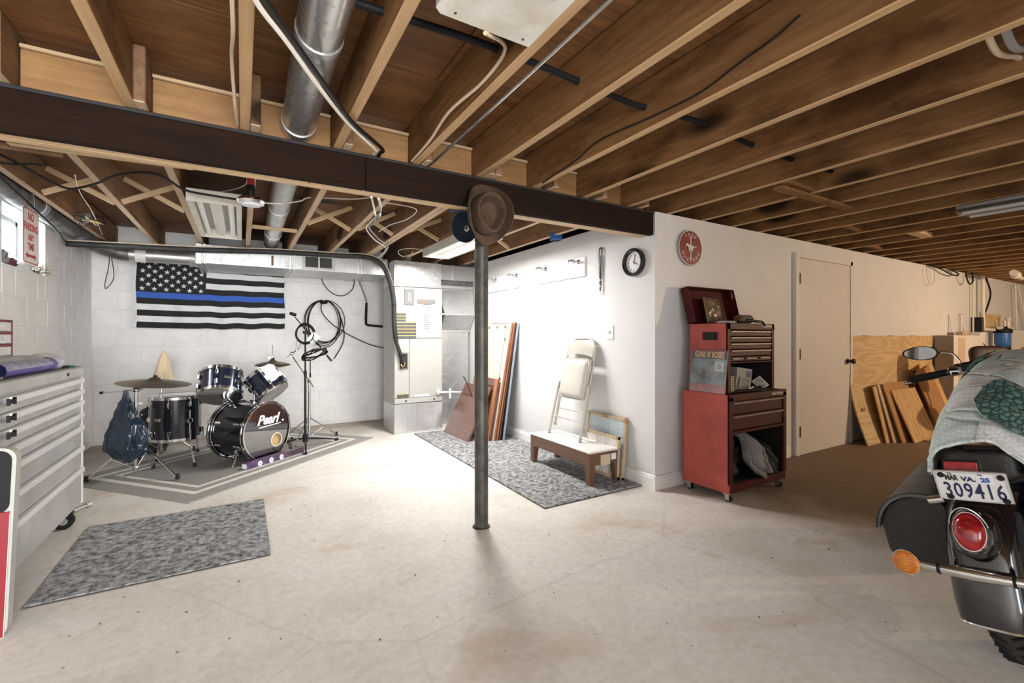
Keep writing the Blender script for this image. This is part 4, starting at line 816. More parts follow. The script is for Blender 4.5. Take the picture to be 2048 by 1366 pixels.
cs = thing('chrome_boom_stand', 'chrome boom stand with a folded arm behind the black microphone stand', 'stand', (.66, 5.66, 0)); tripod(cs, [(.327, .178), (-.216, -.405), (-.25, .25)], .285, .70, .013, chrome)
cP = cs.location; q1, q2, q3, q4 = [Vector(p)-cP for p in ((0.696,5.575,0.637), (0.491,5.697,0.982), (0.486,5.688,1.017), (0.554,5.601,1.08))]
MB().tube([q1, q2], .006, 8).tube([q3, q4], .006, 8).build('boom_arm', chrome, cs); MB().sph(q3, .022, 12, 8).sph((0, 0, .70), .022, 12, 8).tube([q3, q3+Vector((-.05, 0, -.045))], .005).build('tilter', chrome, cs); MB().tube([q4, q4+Vector((.02, 0, .06))], .008, 8).build('cymbal_post', chrome, cs)
ms = thing('microphone_stand', 'black boom microphone stand with coiled leads right of the bass drum', 'stand', (.59, 5.385, RZ0)); mz = ms.location
MB().cyl((0, 0, .09), (0, 0, .80), .012, n=14).cyl((0, 0, .78), (0, 0, 1.24), .009, n=12).build('column', blackm, ms); MB().cyl((0, 0, .06), (0, 0, .14), .026, n=14).cyl((0, 0, .77), (0, 0, .83), .016, n=14).build('collar', blackm, ms)
for p in ((.557, 5.035, 0), (.945, 5.54, 0), (.435, 5.72, 0)):
    d = Vector(p)-mz; d.z = .016; l = MB().tube([(0, 0, .10), d*.72+Vector((0, 0, .03)), d], [.010, .010, .006], 8).build('leg', blackm, ms); MB().tube([d*.93+Vector((0, 0, .002)), d*1.02], .015, 10).build('rubber_foot', black, l)
m1, m2 = Vector((0.494,5.439,1.42))-mz, Vector((0.834,5.238,0.944))-mz
MB().tube([m1, m2], .006, 8).build('boom_arm', blackm, ms); MB().tube([m2, m2.lerp(m1, .12)], .011, 10).build('counterweight', blackm, ms); MB().box(m1+Vector((-.02, 0, .03)), (.075, .04, .035), (0, R(20), 0), .012).build('microphone_clip', black, ms); MB().box((0, 0, 1.245), (.05, .04, .03), ch=.008).build('boom_clamp', blackm, ms)
B(m1.lerp(m2, .42)+Vector((.03, -.015, -.03)), (.09, .002, .11), (0, R(40), 0), .001).build('paper_tag', mat('paper', (0, 0, 0)), ms)
def leads(name, label, c, rx, rz, tilt, seed):
    g = random.Random(seed); mb = MB()
    for k in range(6):
        a_, b2, o = rx*g.uniform(.88, 1.06), rz*g.uniform(.88, 1.06), Vector((g.uniform(-.008, .008), g.uniform(-.01, .01), g.uniform(-.01, .01)))
        mb.tube([o+tilt @ Vector((a_*math.cos(t), .012*math.sin(3*t+k), b2*math.sin(t))) for t in [2*math.pi*i/36 for i in range(36)]], .0055, 6, closed=True)
    t = thing(name, label, 'cable', c); mb.build('loops', black, t); return t
l1 = leads('microphone_lead', 'black lead coiled upright over the top of the microphone stand', (0.583,5.351,1.242), .092, .106, Matrix.Rotation(R(0), 3, 'X'), 4)
l2 = leads('microphone_lead', 'black lead coiled flat on the lower boom end of the microphone stand', (0.676,5.296,1.021), .135, .085, Matrix.Rotation(R(-18), 3, 'Y') @ Matrix.Rotation(R(62), 3, 'X'), 9)
for t, xs_ in ((l1, (-.085, .085)), (l2, (-.05,))):
    for x in xs_: MB().cyl((x, -.02, -.22 if t is l2 else -.17), (x, -.02, -.06), .0055, n=8).cyl((x, -.02, -.25 if t is l2 else -.20), (x, -.02, -.20 if t is l2 else -.16), .009, n=10).build('plug_end', steel if t is l1 else black, t)
pb = thing('toy_box', 'long narrow purple toy train box along the rug edge before the bass drum', 'box', (.275, 4.975, RZ0), (0, 0, R(40)))
PB = mat('purple_print', (.15, .075, .19), .35, col2=(.05, .04, .07), scale=14); X(-.335, .08, -.035, .035, 0, .055, .002).build('printed_carton', PB, pb); X(.08, .335, -.035, .035, 0, .055, .002).build('window_end', mat('dark_carton', (.05, .045, .055), .3, col2=(.16, .06, .10), scale=20), pb)
X(-.3355, -.334, -.028, .028, .006, .049, .0003).build('end_label', LW, pb)
for x in (-.20, -.075, .045): MB().cyl((x, -.0352, .026), (x, -.0370, .026), .024, n=20).build('roundel', LW, pb)
for x in (-.20, -.075, .045): MB().cyl((x, -.0369, .026), (x, -.0376, .026), .007, n=10).build('roundel_centre', mat('roundel_grey', (.3, .25, .33), .5), pb)
# ------------------------------------------------------------ right wall (clock wall)
ck = thing('wall_clock', 'round black rimmed clock with white dial on the white wall', 'clock', (2.803, 2.725, 1.825)); Mc = FACE_NEGX
MB().lathe([(.088, .004), (.092, .036), (.102, .044), (.114, .036), (.118, .018), (.114, 0), (.088, 0)], 48, M=Mc).build('rim', mat('black_gloss_plastic', (.015, .015, .016), .25), ck); MB().lathe([(.09, .0), (.09, .010), (0, .010)], 40, M=Mc).build('dial', mat('clock_dial', (.86, .86, .85), .4), ck)
for i in range(12):
    a = R(90-30*(i+1)); text('numeral', str(i+1), .026, INK, ck, Mc @ T(.068*math.cos(a), .068*math.sin(a), .0105), ext=.0002)
for L, wd, a in ((.045, .006, -28), (.066, .004, 83), (.07, .0015, 70)): MB().box((L/2-.008, 0, .0135), (L+.016, wd, .0012), M=Mc @ RZ(a)).build('hand', INK, ck)
MB().cyl((0, 0, .012), (0, 0, .0155), .005, n=12, M=Mc).build('hub', INK, ck)
def hooks(name, label, y0, y1, ys):
    t = thing(name, label, 'hook rail', (2.804, (y0+y1)/2, 1.875)); X(-.019, 0, -(y1-y0)/2, (y1-y0)/2, -.092, .092, .003).build('board', TRIMW, t)
    for y in ys:
        q = y-(y0+y1)/2; M = T(-.019, q, .052)
        h = MB().lathe([(.024, 0), (.022, .006), (.012, .014), (.009, .02)], 16, M=M @ RY(-90)).box((-.035, 0, 0), (.05, .016, .014), ch=.004, M=M).box((-.075, 0, .004), (.045, .034, .022), (0, R(6), 0), .004, M=M).cyl((-.055, 0, .01), (-.055, 0, -.02), .006, n=8, M=M).tube([(-.095, 0, .004), (-.118, 0, .004), (-.122, 0, -.004), (-.122, 0, -.024)], .0055, 8, M=M).build('hook', mat('dull_chrome', (.42, .42, .42), .25, 1), t)
    return t
hooks('hook_rail', 'white board with two chrome hooks, nearer the clock', 3.35, 4.175, (3.44, 3.99)); hooks('hook_rail', 'white board with chrome hooks, half hidden behind the post', 4.52, 5.34, (4.59, 5.10))
sp_ = thing('dog_lead', 'black webbing straps hanging from the beam beside the clock', 'strap', (2.792, 3.13, 1.64))
for k, (dy, zt, zb, w_) in enumerate(((.018, .37, .10, .016), (-.022, .37, .02, .018), (.0, .30, -.02, .020))):
    pts = smooth_path([(-.004*k, dy, zt), (-.004*k-.004, dy*.8+.006, zt*.6+zb*.4), (-.004*k, dy*.2, zb+.06), (-.004*k, dy*.1, zb)], 4); mb = MB()
    for a, b_ in zip(pts[:-1], pts[1:]): mb.box((a+b_)/2, (.003, w_, (a-b_).length*1.08), ch=.001)
    mb.build('strap', blackm, sp_)
for z in (.02, .075): X(-.018, -.004, -.012, .012, z, z+.010, .001).build('buckle', steel, sp_)
MB().ring(.013, .003, 16, 6, M=T(-.008, 0, -.032) @ RY(90)).build('ring', steel, sp_); MB().tube([(0, .02, .36), (.002, .0, .375), (0, -.02, .36)], .006, 6).build('nail_loop', black, sp_)
sw_ = thing('light_switch', 'white light switch plate on the wall above the folding chair', 'switch', (2.804, 3.02, 1.247)); MB().box((-.003, 0, 0), (.006, .085, .125), ch=.003).build('plate', TRIMW, sw_); MB().box((-.010, 0, .003), (.016, .010, .022), (0, R(-20), 0), .002).build('toggle', mat('switch_toggle', (.55, .54, .52), .4), sw_)
# ------------------------------------------------------------ leaning boards
MAH = wood('mahogany', (.185, .070, .045), (.105, .035, .022), 'Z', .28); MAHH = wood('mahogany_flat', (.185, .098, .078), (.13, .066, .052), 'Y', .25); OAKP = wood('pale_veneer', (.72, .61, .50), (.62, .51, .40), 'Z', .45, figure=3); CHER = wood('cherry_edge', (.42, .19, .085), (.28, .11, .05), 'Z', .4)
def lean(name, label, xb, xt, h, y0, y1, th, m, cat='board', z0=.012, yaw=0):
    L = math.hypot(xt-xb, h); t = thing(name, label, cat, (xb, (y0+y1)/2, z0), (0, math.atan2(xt-xb, h), R(yaw))); w_ = y1-y0
    X(0, th, -w_/2, w_/2, 0, L, .003).build('panel', m, t); return t, L, w_
t, L, w_ = lean('table_leaf', 'reddish brown table leaf leaning low in front of the other boards', 2.19, 2.50, .60, 4.70, 5.37, .022, MAHH, yaw=1); X(-.002, .024, -w_/2-.004, w_/2+.004, -.001, .012, .002).build('edge_band', MAH, t)
t, L, w_ = lean('cabinet_door', 'dark mahogany framed door leaning against the tall pale board', 2.425, 2.555, .70, 4.61, 5.24, .022, MAH, 'door')
for (a, b_, c, d) in ((-w_/2, -w_/2+.075, 0, L), (w_/2-.075, w_/2, 0, L), (-w_/2+.075, w_/2-.075, L-.085, L), (-w_/2+.075, w_/2-.075, 0, .085)): X(-.010, .001, a, b_, c, d, .003).build('frame_rail', MAHH if c > .3 else CHER, t)
MB().lathe([(.004, 0), (.014, .004), (.014, .010), (0, .012)], 12, M=T(-.010, -w_/2+.03, .16) @ RY(-90)).build('lock', steel, t)
t, L, w_ = lean('wardrobe_panel', 'tall pale veneered panel with small metal fittings leaning on the white wall', 2.475, 2.715, 1.352, 4.59, 5.24, .022, OAKP, 'panel')
for (y_, z) in ((-.20, L-.04), (.0, L-.045), (.2, L-.045), (-.24, L-.19), (-.26, L*.52)): MB().box((-.006, y_, z), (.012, .022, .032), ch=.003).build('fitting', mat('dull_bracket', (.20, .17, .13), .4, .7), t)
X(-.001, .023, -w_/2-.004, -w_/2, 0, L, .001).build('edge_band', CHER, t); X(-.003, 0, -w_/2+.09, -w_/2+.10, 0, L, .001).build('groove_strip', CHER, t)
lean('shelf_board', 'reddish board on edge between the pale panel and the blue door', 2.513, 2.748, 1.355, 4.585, 5.22, .020, CHER); t, L, w_ = lean('shelf_board', 'thin dark wood board behind the reddish one', 2.546, 2.768, 1.355, 4.58, 5.2, .012, MAH)
t, L, w_ = lean('blue_door', 'blue grey edged black door leaning last in the stack against the wall', 2.572, 2.772, 1.362, 4.55, 5.2, .022, mat('black_door', (.02, .02, .022), .35), 'door'); X(-.001, .024, -w_/2-.006, -w_/2, 0, L, .001).build('edge_band', mat('blue_grey_edge', (.27, .33, .39), .4), t)
cable('hooked_rod', 'thin black hooked rod resting across the top of the brown table leaf', [(2.347,5.142,0.714), (2.363,5.133,0.695), (2.392,5.092,0.599), (2.431,5.046,0.46), (2.453,5.021,0.394), (2.427,5.025,0.383)], .006, black, 'rod')
# ------------------------------------------------------------ bench, chair, filters
BW = wood('bench_walnut', (.185, .098, .060), (.12, .058, .034), 'Y', .4); BWZ = wood('bench_walnut_leg', (.18, .092, .055), (.115, .055, .032), 'Z', .4)
bn = thing('bench', 'low dark wood bench with a white top on the carpet runner', 'bench', (2.552, 3.245, .012)); bx, by = .165, .435
X(-bx, bx, -by, by, .255, .272, .005).build('top', mat('white_bench_top', (.80, .78, .75), .45, var=.03), bn)
for s_ in (-1, 1):
    X(s_*(bx-.015)-.011, s_*(bx-.015)+.011, -by+.03, by-.03, .155, .254, .003).build('apron', BW, bn); X(-bx+.03, bx-.03, s_*(by-.018)-.011, s_*(by-.018)+.011, .155, .254, .003).build('apron', BWZ, bn)
    for s2 in (-1, 1):
        x, y = s_*(bx-.037), s2*(by-.037); o_ = MB(); a, b_ = .034, .022
        o_.add([(x-a, y-a, .254), (x+a, y-a, .254), (x+a, y+a, .254), (x-a, y+a, .254), (x-a if s_ < 0 else x+a-2*b_, y-a if s2 < 0 else y+a-2*b_, 0), (x-a+2*b_ if s_ < 0 else x+a, y-a if s2 < 0 else y+a-2*b_, 0), (x-a+2*b_ if s_ < 0 else x+a, y-a+2*b_ if s2 < 0 else y+a, 0), (x-a if s_ < 0 else x+a-2*b_, y-a+2*b_ if s2 < 0 else y+a, 0)], [(3, 2, 1, 0), (4, 5, 6, 7), (0, 1, 5, 4), (1, 2, 6, 5), (2, 3, 7, 6), (3, 0, 4, 7)]).build('leg', BWZ, bn)
X(-.045, .055, -by-.001, -by+.008, .150, .235, .0005).build('paper_label', mat('tan_paper', (.62, .50, .33), .6), bn); X(.07, .12, -by-.001, -by+.008, .185, .235, .0005).build('white_label', mat('paper', (0, 0, 0)), bn)
CH = mat('beige_enamel', (.50, .465, .41), .38, .25); PADM = mat('beige_vinyl', (.60, .56, .50), .38, var=.06, bump=.08)
fc = thing('folding_chair', 'folded beige padded metal chair leaning on the wall atop the bench', 'chair', (2.562, 3.352, .2855), (0, math.atan2(.198, .90), 0))
def arch(hw, z0, z1, r, x, n=10): return [(x, -hw-.012, z0)]+[(x, -hw, z1-r)]+[(x, -hw+r-r*math.cos(a), z1-r+r*math.sin(a)) for a in [math.pi/2*i/n for i in range(1, n+1)]]+[(x, hw-r+r*math.sin(a), z1-r+r*math.cos(a)) for a in [math.pi/2*i/n for i in range(n)]]+[(x, hw, z1-r), (x, hw+.012, z0)]
MB().tube(arch(.195, .085, .93, .13, .012), .0125, 10).build('back_frame', CH, fc)
for s_ in (-1, 1):
    MB().tube([(-.022, s_*.232, 0), (-.016, s_*.218, .48)], .0125, 10).build('front_leg', CH, fc); MB().cyl((-.022, s_*.232, -.004), (-.022, s_*.2317, .03), .015, n=12).cyl((.012, s_*.207, .08), (.012, s_*.207, .105), .015, n=12).build('foot_cap', mat('grey_cap', (.38, .36, .33), .5), fc)
    MB().box((-.004, s_*.218, .47), (.04, .012, .07), ch=.008).cyl((-.02, s_*.226, .475), (.02, s_*.226, .475), .008, n=8).build('hinge_bracket', CH, fc); MB().tube([(-.01, s_*.188, .36), (-.012, s_*.188, .73)], .008, 8).build('side_rail', CH, fc)
MB().grid(lambda u, v: (.005-.02*math.sin(math.pi*u), (u-.5)*.365*(1-.22*max(0, v-.45)**2/.3), .755+.155*v-.022*math.sin(math.pi*u)*(1-v)*-1), 20, 10, th=.004).build('back_panel', CH, fc)
MB().cyl((-.02, -.226, .165), (-.02, .226, .165), .007, n=8).build('rung', CH, fc); MB().cyl((.012, -.205, .25), (.012, .205, .25), .007, n=8).build('rung', CH, fc)
st_ = MB().prism(rrect(.375, .385, .05), -.006, .006, M=T(-.016, 0, .545) @ FACE_NEGX).build('seat_pan', CH, fc)
MB().grid(lambda u, v: (lambda P: (-.022-.034*(1-abs(2*u-1)**6)**.5*(1-abs(2*v-1)**6)**.5, P[0], .545+P[1]))(((u-.5)*.345*(1-.06*abs(2*v-1)**8), (v-.5)*.355*(1-.06*abs(2*u-1)**8))), 26, 26).build('seat_pad', PADM, st_, 80)
KRAFT = mat('kraft_card', (.55, .42, .27), .7, var=.15); MESHB = mat('blue_filter_mesh', (.55, .63, .66), .7, col2=(.42, .50, .54), scale=60); PLEAT = mat('white_pleat', (.74, .72, .68), .75)
fl_ = thing('furnace_filter', 'large square air filter with bluish mesh in a taped frame behind the bench', 'filter', (2.722, 3.03, .012), (0, R(5.5), 0))
X(.003, .012, -.225, .225, .02, .49, .001).build('mesh', MESHB, fl_)
for i in range(1, 13): X(.000, .003, -.225, .225, .02+.037*i, .0225+.037*i, .0004).build('wire', mat('pale_wire', (.68, .72, .74), .5), fl_)
for i in range(1, 13): X(.000, .003, -.225+.0345*i, -.2228+.0345*i, .02, .49, .0004).build('wire', mat('pale_wire', (0, 0, 0)), fl_)
for (a, b_, c, d) in ((-.24, -.218, 0, .51), (.218, .24, 0, .51), (-.24, .24, .487, .512), (-.24, .24, 0, .024)): X(-.006, .022, a, b_, c, d, .002).build('frame_rail', KRAFT, fl_)
X(-.008, .024, -.243, -.214, .47, .517, .002).build('tape_patch', mat('brown_tape', (.38, .24, .12), .4), fl_); X(-.008, .024, -.03, .05, .484, .5145, .001).build('tape_patch', mat('brown_tape', (0, 0, 0)), fl_)
f2 = thing('furnace_filter', 'small pleated air filter in a card frame standing behind the bench', 'filter', (2.738-.028, 3.01, .012), (0, R(3), 0)); f2.location = (2.694, 3.01, .012); f2.rotation_euler = (0, R(2.5), 0)
for i in range(14): MB().prism([(-.19+.027*i, .004), (-.19+.027*i+.0135, -.008), (-.19+.027*(i+1), .004), (-.19+.027*i+.0135, .012)], .02, .34).build('pleat', PLEAT, f2).matrix_local = RZ(90)
for (a, b_, c, d) in ((-.20, -.172, 0, .36), (.172, .20, 0, .36), (-.20, .20, .335, .36), (-.20, .20, 0, .028)): X(-.012, .012, a, b_, c, d, .001).build('frame_rail', KRAFT, f2)
for i in range(6): B((-.0115, -.145+.058*i, .181), (.002, .012, .325), (R(18*(-1)**i), 0, 0), .0005).build('brace_strip', mat('pale_card', (.66, .58, .45), .7), f2)
# ------------------------------------------------------------ red tool chest on the far wall
REDP = mat('lit_red_enamel', (.46, .080, .055), .45, 0, col2=(.34, .052, .040), scale=5, bump=.04); REDD = mat('shaded_red_enamel', (.072, .010, .008), .5, col2=(.045, .006, .005), scale=9, spec=.22); DRAWH = mat('worn_alloy_rail', (.27, .225, .185), .45, .4, var=.35, scale=14); VOID = mat('black_interior', (.012, .008, .008), .8)  # one red paint: light on the sides, shade on the front, in the colour
def shade_sheets(par, w_, d_, z0, z1):  # black sheets added to draw the shade inside the open chest
    MB().box((-w_, 0, (z0+z1)/2), (.003, d_*2, z1-z0)).box((w_, 0, (z0+z1)/2), (.003, d_*2, z1-z0)).box((0, d_-.002, (z0+z1)/2), (w_*2, .003, z1-z0)).box((0, 0, z0+.002), (w_*2, d_*2, .003)).build('shade_sheet', VOID, par)
bc = thing('rolling_tool_chest', 'tall red rolling tool cabinet standing on casters by the corner', 'tool chest', (3.402, 2.23, 0)); W2, D2 = .372, .20
X(-W2, -W2+.012, -D2, D2, .067, .786, .003).build('side_panel', REDP, bc); X(W2-.012, W2, -D2, D2, .067, .786, .003).build('side_panel', REDP, bc); X(-W2+.012, W2-.012, D2-.012, D2, .067, .786).build('back_panel', REDP, bc)
X(-W2+.012, W2-.012, -D2, D2-.012, .067, .13, .003).build('bottom_rail', REDD, bc); X(-W2+.012, W2-.012, -D2, D2-.012, .755, .772, .002).build('top_deck', REDD, bc)
for (a, b_, c, d) in ((-W2, -W2+.045, .13, .77), (W2-.045, W2, .13, .77), (-W2, W2, .738, .79), (-W2+.04, W2-.04, .498, .520)): X(a, b_, -D2-.005, -D2+.014, c, d, .003).build('front_frame', REDD, bc)
shade_sheets(bc, W2-.0135, D2-.013, .13, .507)
X(-W2+.045, W2-.045, -D2+.012, D2-.015, .508, .52, .001).build('shelf', VOID, bc)
for z0, z1 in ((.640, .736), (.524, .636)):
    dr = X(-W2+.048, W2-.048, -D2+.004, -D2+.024, z0, z1, .003).build('drawer', REDD, bc); X(-W2+.048, W2-.052, -D2-.012, -D2+.006, z1-.022, z1-.004, .004).build('rail_handle', DRAWH, dr)
text('lettering', 'CRAFTSMAN', .030, mat('dull_white_letters', (.55, .50, .44), .5), bc, T(.24, -D2-.0055, .763) @ FACE_NEGY, sx=.9, bold=.001)
MB().cyl((.0, -D2-.006, .765), (.0, -D2+.002, .765), .009, n=12).build('lock', black, bc)
for x, y_ in ((-.33, -.165), (.33, -.165), (-.33, .165), (.33, .165)):
    c_ = MB().cyl((x-.012, y_, .028), (x+.012, y_, .028), .028, n=18).build('wheel', black, bc); MB().box((x, y_+.008, .058), (.04, .05, .016), ch=.003).box((x-.017, y_, .036), (.004, .035, .045), ch=.001).box((x+.017, y_, .036), (.004, .035, .045), ch=.001).build('caster_fork', steel, c_)
tc = thing('top_tool_chest', 'red top chest with open lid and small drawers on the rolling cabinet', 'tool chest', (3.3875, 2.245, .79)); W3, D3 = .3025, .165
X(-W3, -W3+.010, -D3, D3, 0, .522, .003).build('side_panel', REDP, tc); X(W3-.010, W3, -D3, D3, 0, .522, .003).build('side_panel', REDP, tc); X(-W3+.01, W3-.01, D3-.01, D3, 0, .522).build('back_panel', REDD, tc)
X(-W3-.002, W3+.002, -D3-.003, D3+.002, .222, .230, .001).build('seam_ledge', REDD, tc); X(-W3+.01, W3-.01, -D3+.006, D3-.01, 0, .010, .001).build('floor_tray', VOID, tc)
for (a, b_, c, d) in ((-W3, -W3+.032, .0, .522), (W3-.032, W3, .0, .522), (-W3, W3, .475, .522)): X(a, b_, -D3-.004, -D3+.012, c, d, .002).build('front_frame', REDD, tc)
shade_sheets(tc, W3-.0115, D3-.011, .011, .222)
X(-W3+.012, W3-.012, -D3+.01, D3-.012, .40, .41).build('inner_tray', VOID, tc)
zr = [.470, .423, .376, .325, .272]
for z1, z0 in zip(zr[:-1], zr[1:]):
    dr = X(-W3+.034, W3-.034, -D3+.003, -D3+.02, z0+.003, z1-.002, .002).build('drawer', REDD, tc); X(-W3+.034, W3-.05, -D3-.012, -D3+.004, z1-.018, z1-.004, .003).build('rail_handle', DRAWH, dr)
for k in range(3):
    x0 = -W3+.036+.178*k; dr = X(x0, x0+.172, -D3+.003, -D3+.02, .236, .27, .002).build('drawer', REDD, tc); X(x0+.02, x0+.15, -D3-.010, -D3+.004, .248, .262, .003).build('rail_handle', DRAWH, dr)
text('lettering', 'CRAFTSMAN', .026, mat('dull_white_letters', (0, 0, 0)), tc, T(.20, -D3-.0045, .502) @ FACE_NEGY, sx=.9, bold=.001)
hd = MB().prism(rrect(.125, .060, .012), -.002, .004, M=T(-W3-.001, -.02, .425) @ FACE_NEGX).build('carry_handle', black, tc); MB().prism(rrect(.10, .036, .008), .003, .005, M=T(-W3-.001, -.02, .425) @ FACE_NEGX).build('grip_recess', VOID, hd)
MB().lathe([(.010, 0), (.012, .006), (.006, .012), (0, .013)], 12, M=T(W3, -D3+.01, .478) @ RY(90)).build('latch', steel, tc)
ld = MB().box((0, -.002, .148), (W3*2, .006, .296), ch=.002).box((-W3+.004, -.036, .148), (.008, .07, .296), ch=.002).box((W3-.004, -.036, .148), (.008, .07, .296), ch=.002).box((0, -.036, .292), (W3*2, .07, .008), ch=.002).build('lid', REDD, tc, loc=(-.016, D3+.006, .522), rot=(R(-14), 0, 0))
MB().tube([(W3-.016, -.05, .22), (W3-.016, -.055, .26), (W3-.016, -.052, .285)], .006, 8).build('lid_stay', steel, ld)
X(-W3+.004, -W3+.012, -.068, -.002, .01, .29, .001).build('lid_side', REDP, ld)
def bagquad(name, label, M, w_, h, m, cat, th=.02, seed=0):
    def f(u, v):
        e = (1-abs(2*u-1)**3)*(1-abs(2*v-1)**3); return ((u-.5)*w_+.006*noise.noise((v*7, seed, 1)), -(th*e)*(1+.6*noise.noise((u*5, v*5, seed))), v*h+.006*noise.noise((u*7, seed, 4)))
    o = solo(name, MB().grid(f, 20, 20, th=.004), m, label, cat, smooth=60); o.matrix_world = M; return o
bagquad('plastic_pouch', 'shiny brown plastic pouch leaning inside the open chest lid', T(3.325, 2.345, 1.318) @ RX(-12) @ RZ(4), .235, .215, mat('brown_clear_film', (.30, .215, .14), .16, col2=(.13, .085, .055), scale=11, bump=.9, bscale=24), 'pouch', seed=3)
cloth_lump('folded_rag', 'folded white rag on the left rim of the top chest', (3.19, 2.16, 1.312), (.10, .055, .012), mat('white_rag', (.66, .66, .62), .8), 4, amp=.2)
rl = thing('grey_roller', 'grey foam roller with a brown end lying on the top chest', 'roller', (3.45, 2.20, 1.352), (0, R(0), R(4))); MB().cyl((-.045, 0, 0), (.115, 0, 0), .034, n=20).build('sleeve', mat('grey_foam', (.17, .17, .155), .8, var=.3, scale=40), rl); MB().cyl((-.075, 0, -.002), (-.044, 0, -.002), .028, n=16).build('brown_end', mat('brown_leather', (.17, .075, .04), .5), rl)
dt = thing('black_tool', 'long black tool with a chrome tip lying on the chest front edge', 'tool', (3.42, 2.105, 1.325)); MB().tube(smooth_path([(-.13, .02, .0), (-.04, 0, .012), (.06, -.012, .006), (.12, -.018, .0), (.128, -.03, -.03)], 5), [.011]*21, 10).build('body', blackm, dt); MB().sph((.128, -.032, -.038), .011, 10, 8).build('chrome_tip', chrome, dt)
MB().sph((-.105, .01, .018), (.03, .022, .02), 12, 8).build('knob', mat('brown_leather', (0, 0, 0)), dt)
al = thing('record_sleeve', 'record sleeve in clear wrap leaning on the left side of the red chest', 'record', (3.034, 2.215, .789), (0, R(6.5), R(-2)))
X(-.005, 0, -.157, .157, 0, .315, .001).build('sleeve', mat('album_print', (.055, .065, .075), .3, col2=(.26, .30, .33), scale=7), al)
Ma = T(-.0056, 0, 0) @ FACE_NEGX; X(-.0058, -.0048, -.157, .157, .255, .315, .0002).build('title_band', mat('album_black', (.02, .018, .018), .3), al)
text('lettering', "GUNS N' ROSES", .066, mat('album_gold', (.62, .36, .15), .4), al, Ma @ T(0, .284, .0006), sx=.56, bold=.0022)
X(-.0060, -.0050, -.157, .157, 0, .062, .0002).build('red_band', mat('album_red', (.30, .10, .095), .35), al)
for i in range(30): X(-.0068, -.0058, -.15+.0102*i, -.147+.0102*i, .004, rnd.uniform(.035, .06), .0001).build('red_drip', mat('album_pink', (.50, .30, .28), .4), al)
X(-.0066, -.0056, -.135, -.055, .165, .235, .0002).build('price_sticker', mat('sticker_white', (.42, .43, .43), .4), al); text('lettering', 'G', .05, INK, al, T(-.0068, -.095, .20) @ FACE_NEGX, sx=.8)
for (y_, z, r_) in ((.075, .155, .018), (-.01, .20, .016), (.0, .14, .022), (-.05, .14, .014)): MB().sph((-.0052, y_, z), (.0018, r_, r_), 14, 6).build('figure_patch', mat('album_figures', (.33, .26, .20), .4, col2=(.10, .09, .08), scale=90), al)
X(-.0105, -.0082, -.163, .163, -.004, .321, .001).build('clear_wrap', mat('wrap_film', (.9, .92, .95), .08, alpha=.05), al); al.location.x -= .002
bx_ = thing('parts_carton', 'grey printed carton tilted inside the open middle shelf', 'carton', (3.345, 2.17, .802), (0, R(8), R(-6))); X(-.085, .085, -.05, .06, 0, .165, .002).build('carton', mat('grey_carton', (.30, .30, .29), .5, var=.12), bx_); X(.02, .075, -.0515, -.049, .10, .145, .0003).build('blue_panel', mat('blue_print', (.03, .06, .16), .5), bx_)
B((-.055, -.0515, .05), (.016, .002, .085), (0, R(10), 0), .0003).build('black_bar', INK, bx_)
for i in range(7): X(-.02, rnd.uniform(.04, .075), -.0512, -.0495, .085-.011*i, .088-.011*i, .0002).build('print_line', INK, bx_)
yb = thing('small_box', 'small pale yellow box standing at the left of the middle shelf', 'box', (3.155, 2.105, .801), (0, 0, R(10))); X(-.024, .024, -.02, .02, 0, .115, .002).build('carton', mat('pale_yellow_card', (.42, .36, .24), .5), yb)
for i in range(5): X(-.012, .012, -.0212, -.0195, .015+.02*i, .025+.02*i, .0003).build('print_mark', INK, yb)
bp_ = thing('blister_pack', 'white and clear blister pack leaning at the right of the middle shelf', 'packet', (3.60, 2.10, .802), (R(-38), R(-28), R(-20))); X(-.045, .045, -.002, .002, 0, .10, .001).build('card', mat('paper', (0, 0, 0)), bp_); MB().sph((0, -.006, .06), (.03, .012, .03), 14, 8).build('bubble', mat('clear_shell', (0, 0, 0)), bp_)
for i in range(6): X(-.036, .03, -.003, -.0015, .010+.012*i, .013+.012*i, .0002).build('print_line', INK, bp_)
for i, (x, y_, L, a, c, lb) in enumerate(((3.24, 2.115, .10, 12, steel, 'steel socket bit lying left on the middle shelf'), (3.33, 2.10, .12, -8, DRAWH, 'dull alloy bar lying in the middle of the shelf'), (3.43, 2.105, .11, 20, steel, 'steel socket extension lying right of the alloy bar'), (3.52, 2.10, .09, -14, black, 'black handled driver lying right on the middle shelf'))):
    t = thing('hand_tool', lb, 'tool', (x, y_, .812), (0, 0, R(a))); MB().cyl((-L/2, 0, 0), (L/2, 0, 0), .006, n=8).build('shank', c, t); MB().cyl((L/2-.03, 0, 0), (L/2, 0, 0), .011, n=10).build('head', steel, t)
def hangcloth(name, label, loc, w_, h, m, seed, rot=(0, 0, 0), spread=1.0):
    def f(u, v):
        a = 2*math.pi*u; rr = (.35+.65*math.sin(math.pi*min(1, v*.9+.08))**.8)*w_*.5*(1+.35*noise.noise((math.cos(a)*1.6+seed, math.sin(a)*1.6, v*2.5))+.12*math.sin(5*a+4*v+seed))
        return (rr*math.cos(a)*spread, rr*.45*math.sin(a), h*(1-v)+.012*noise.noise((u*5, v*6, seed)))
    return solo(name, MB().grid(f, 44, 34), m, label, 'rag', loc, rot, smooth=60)
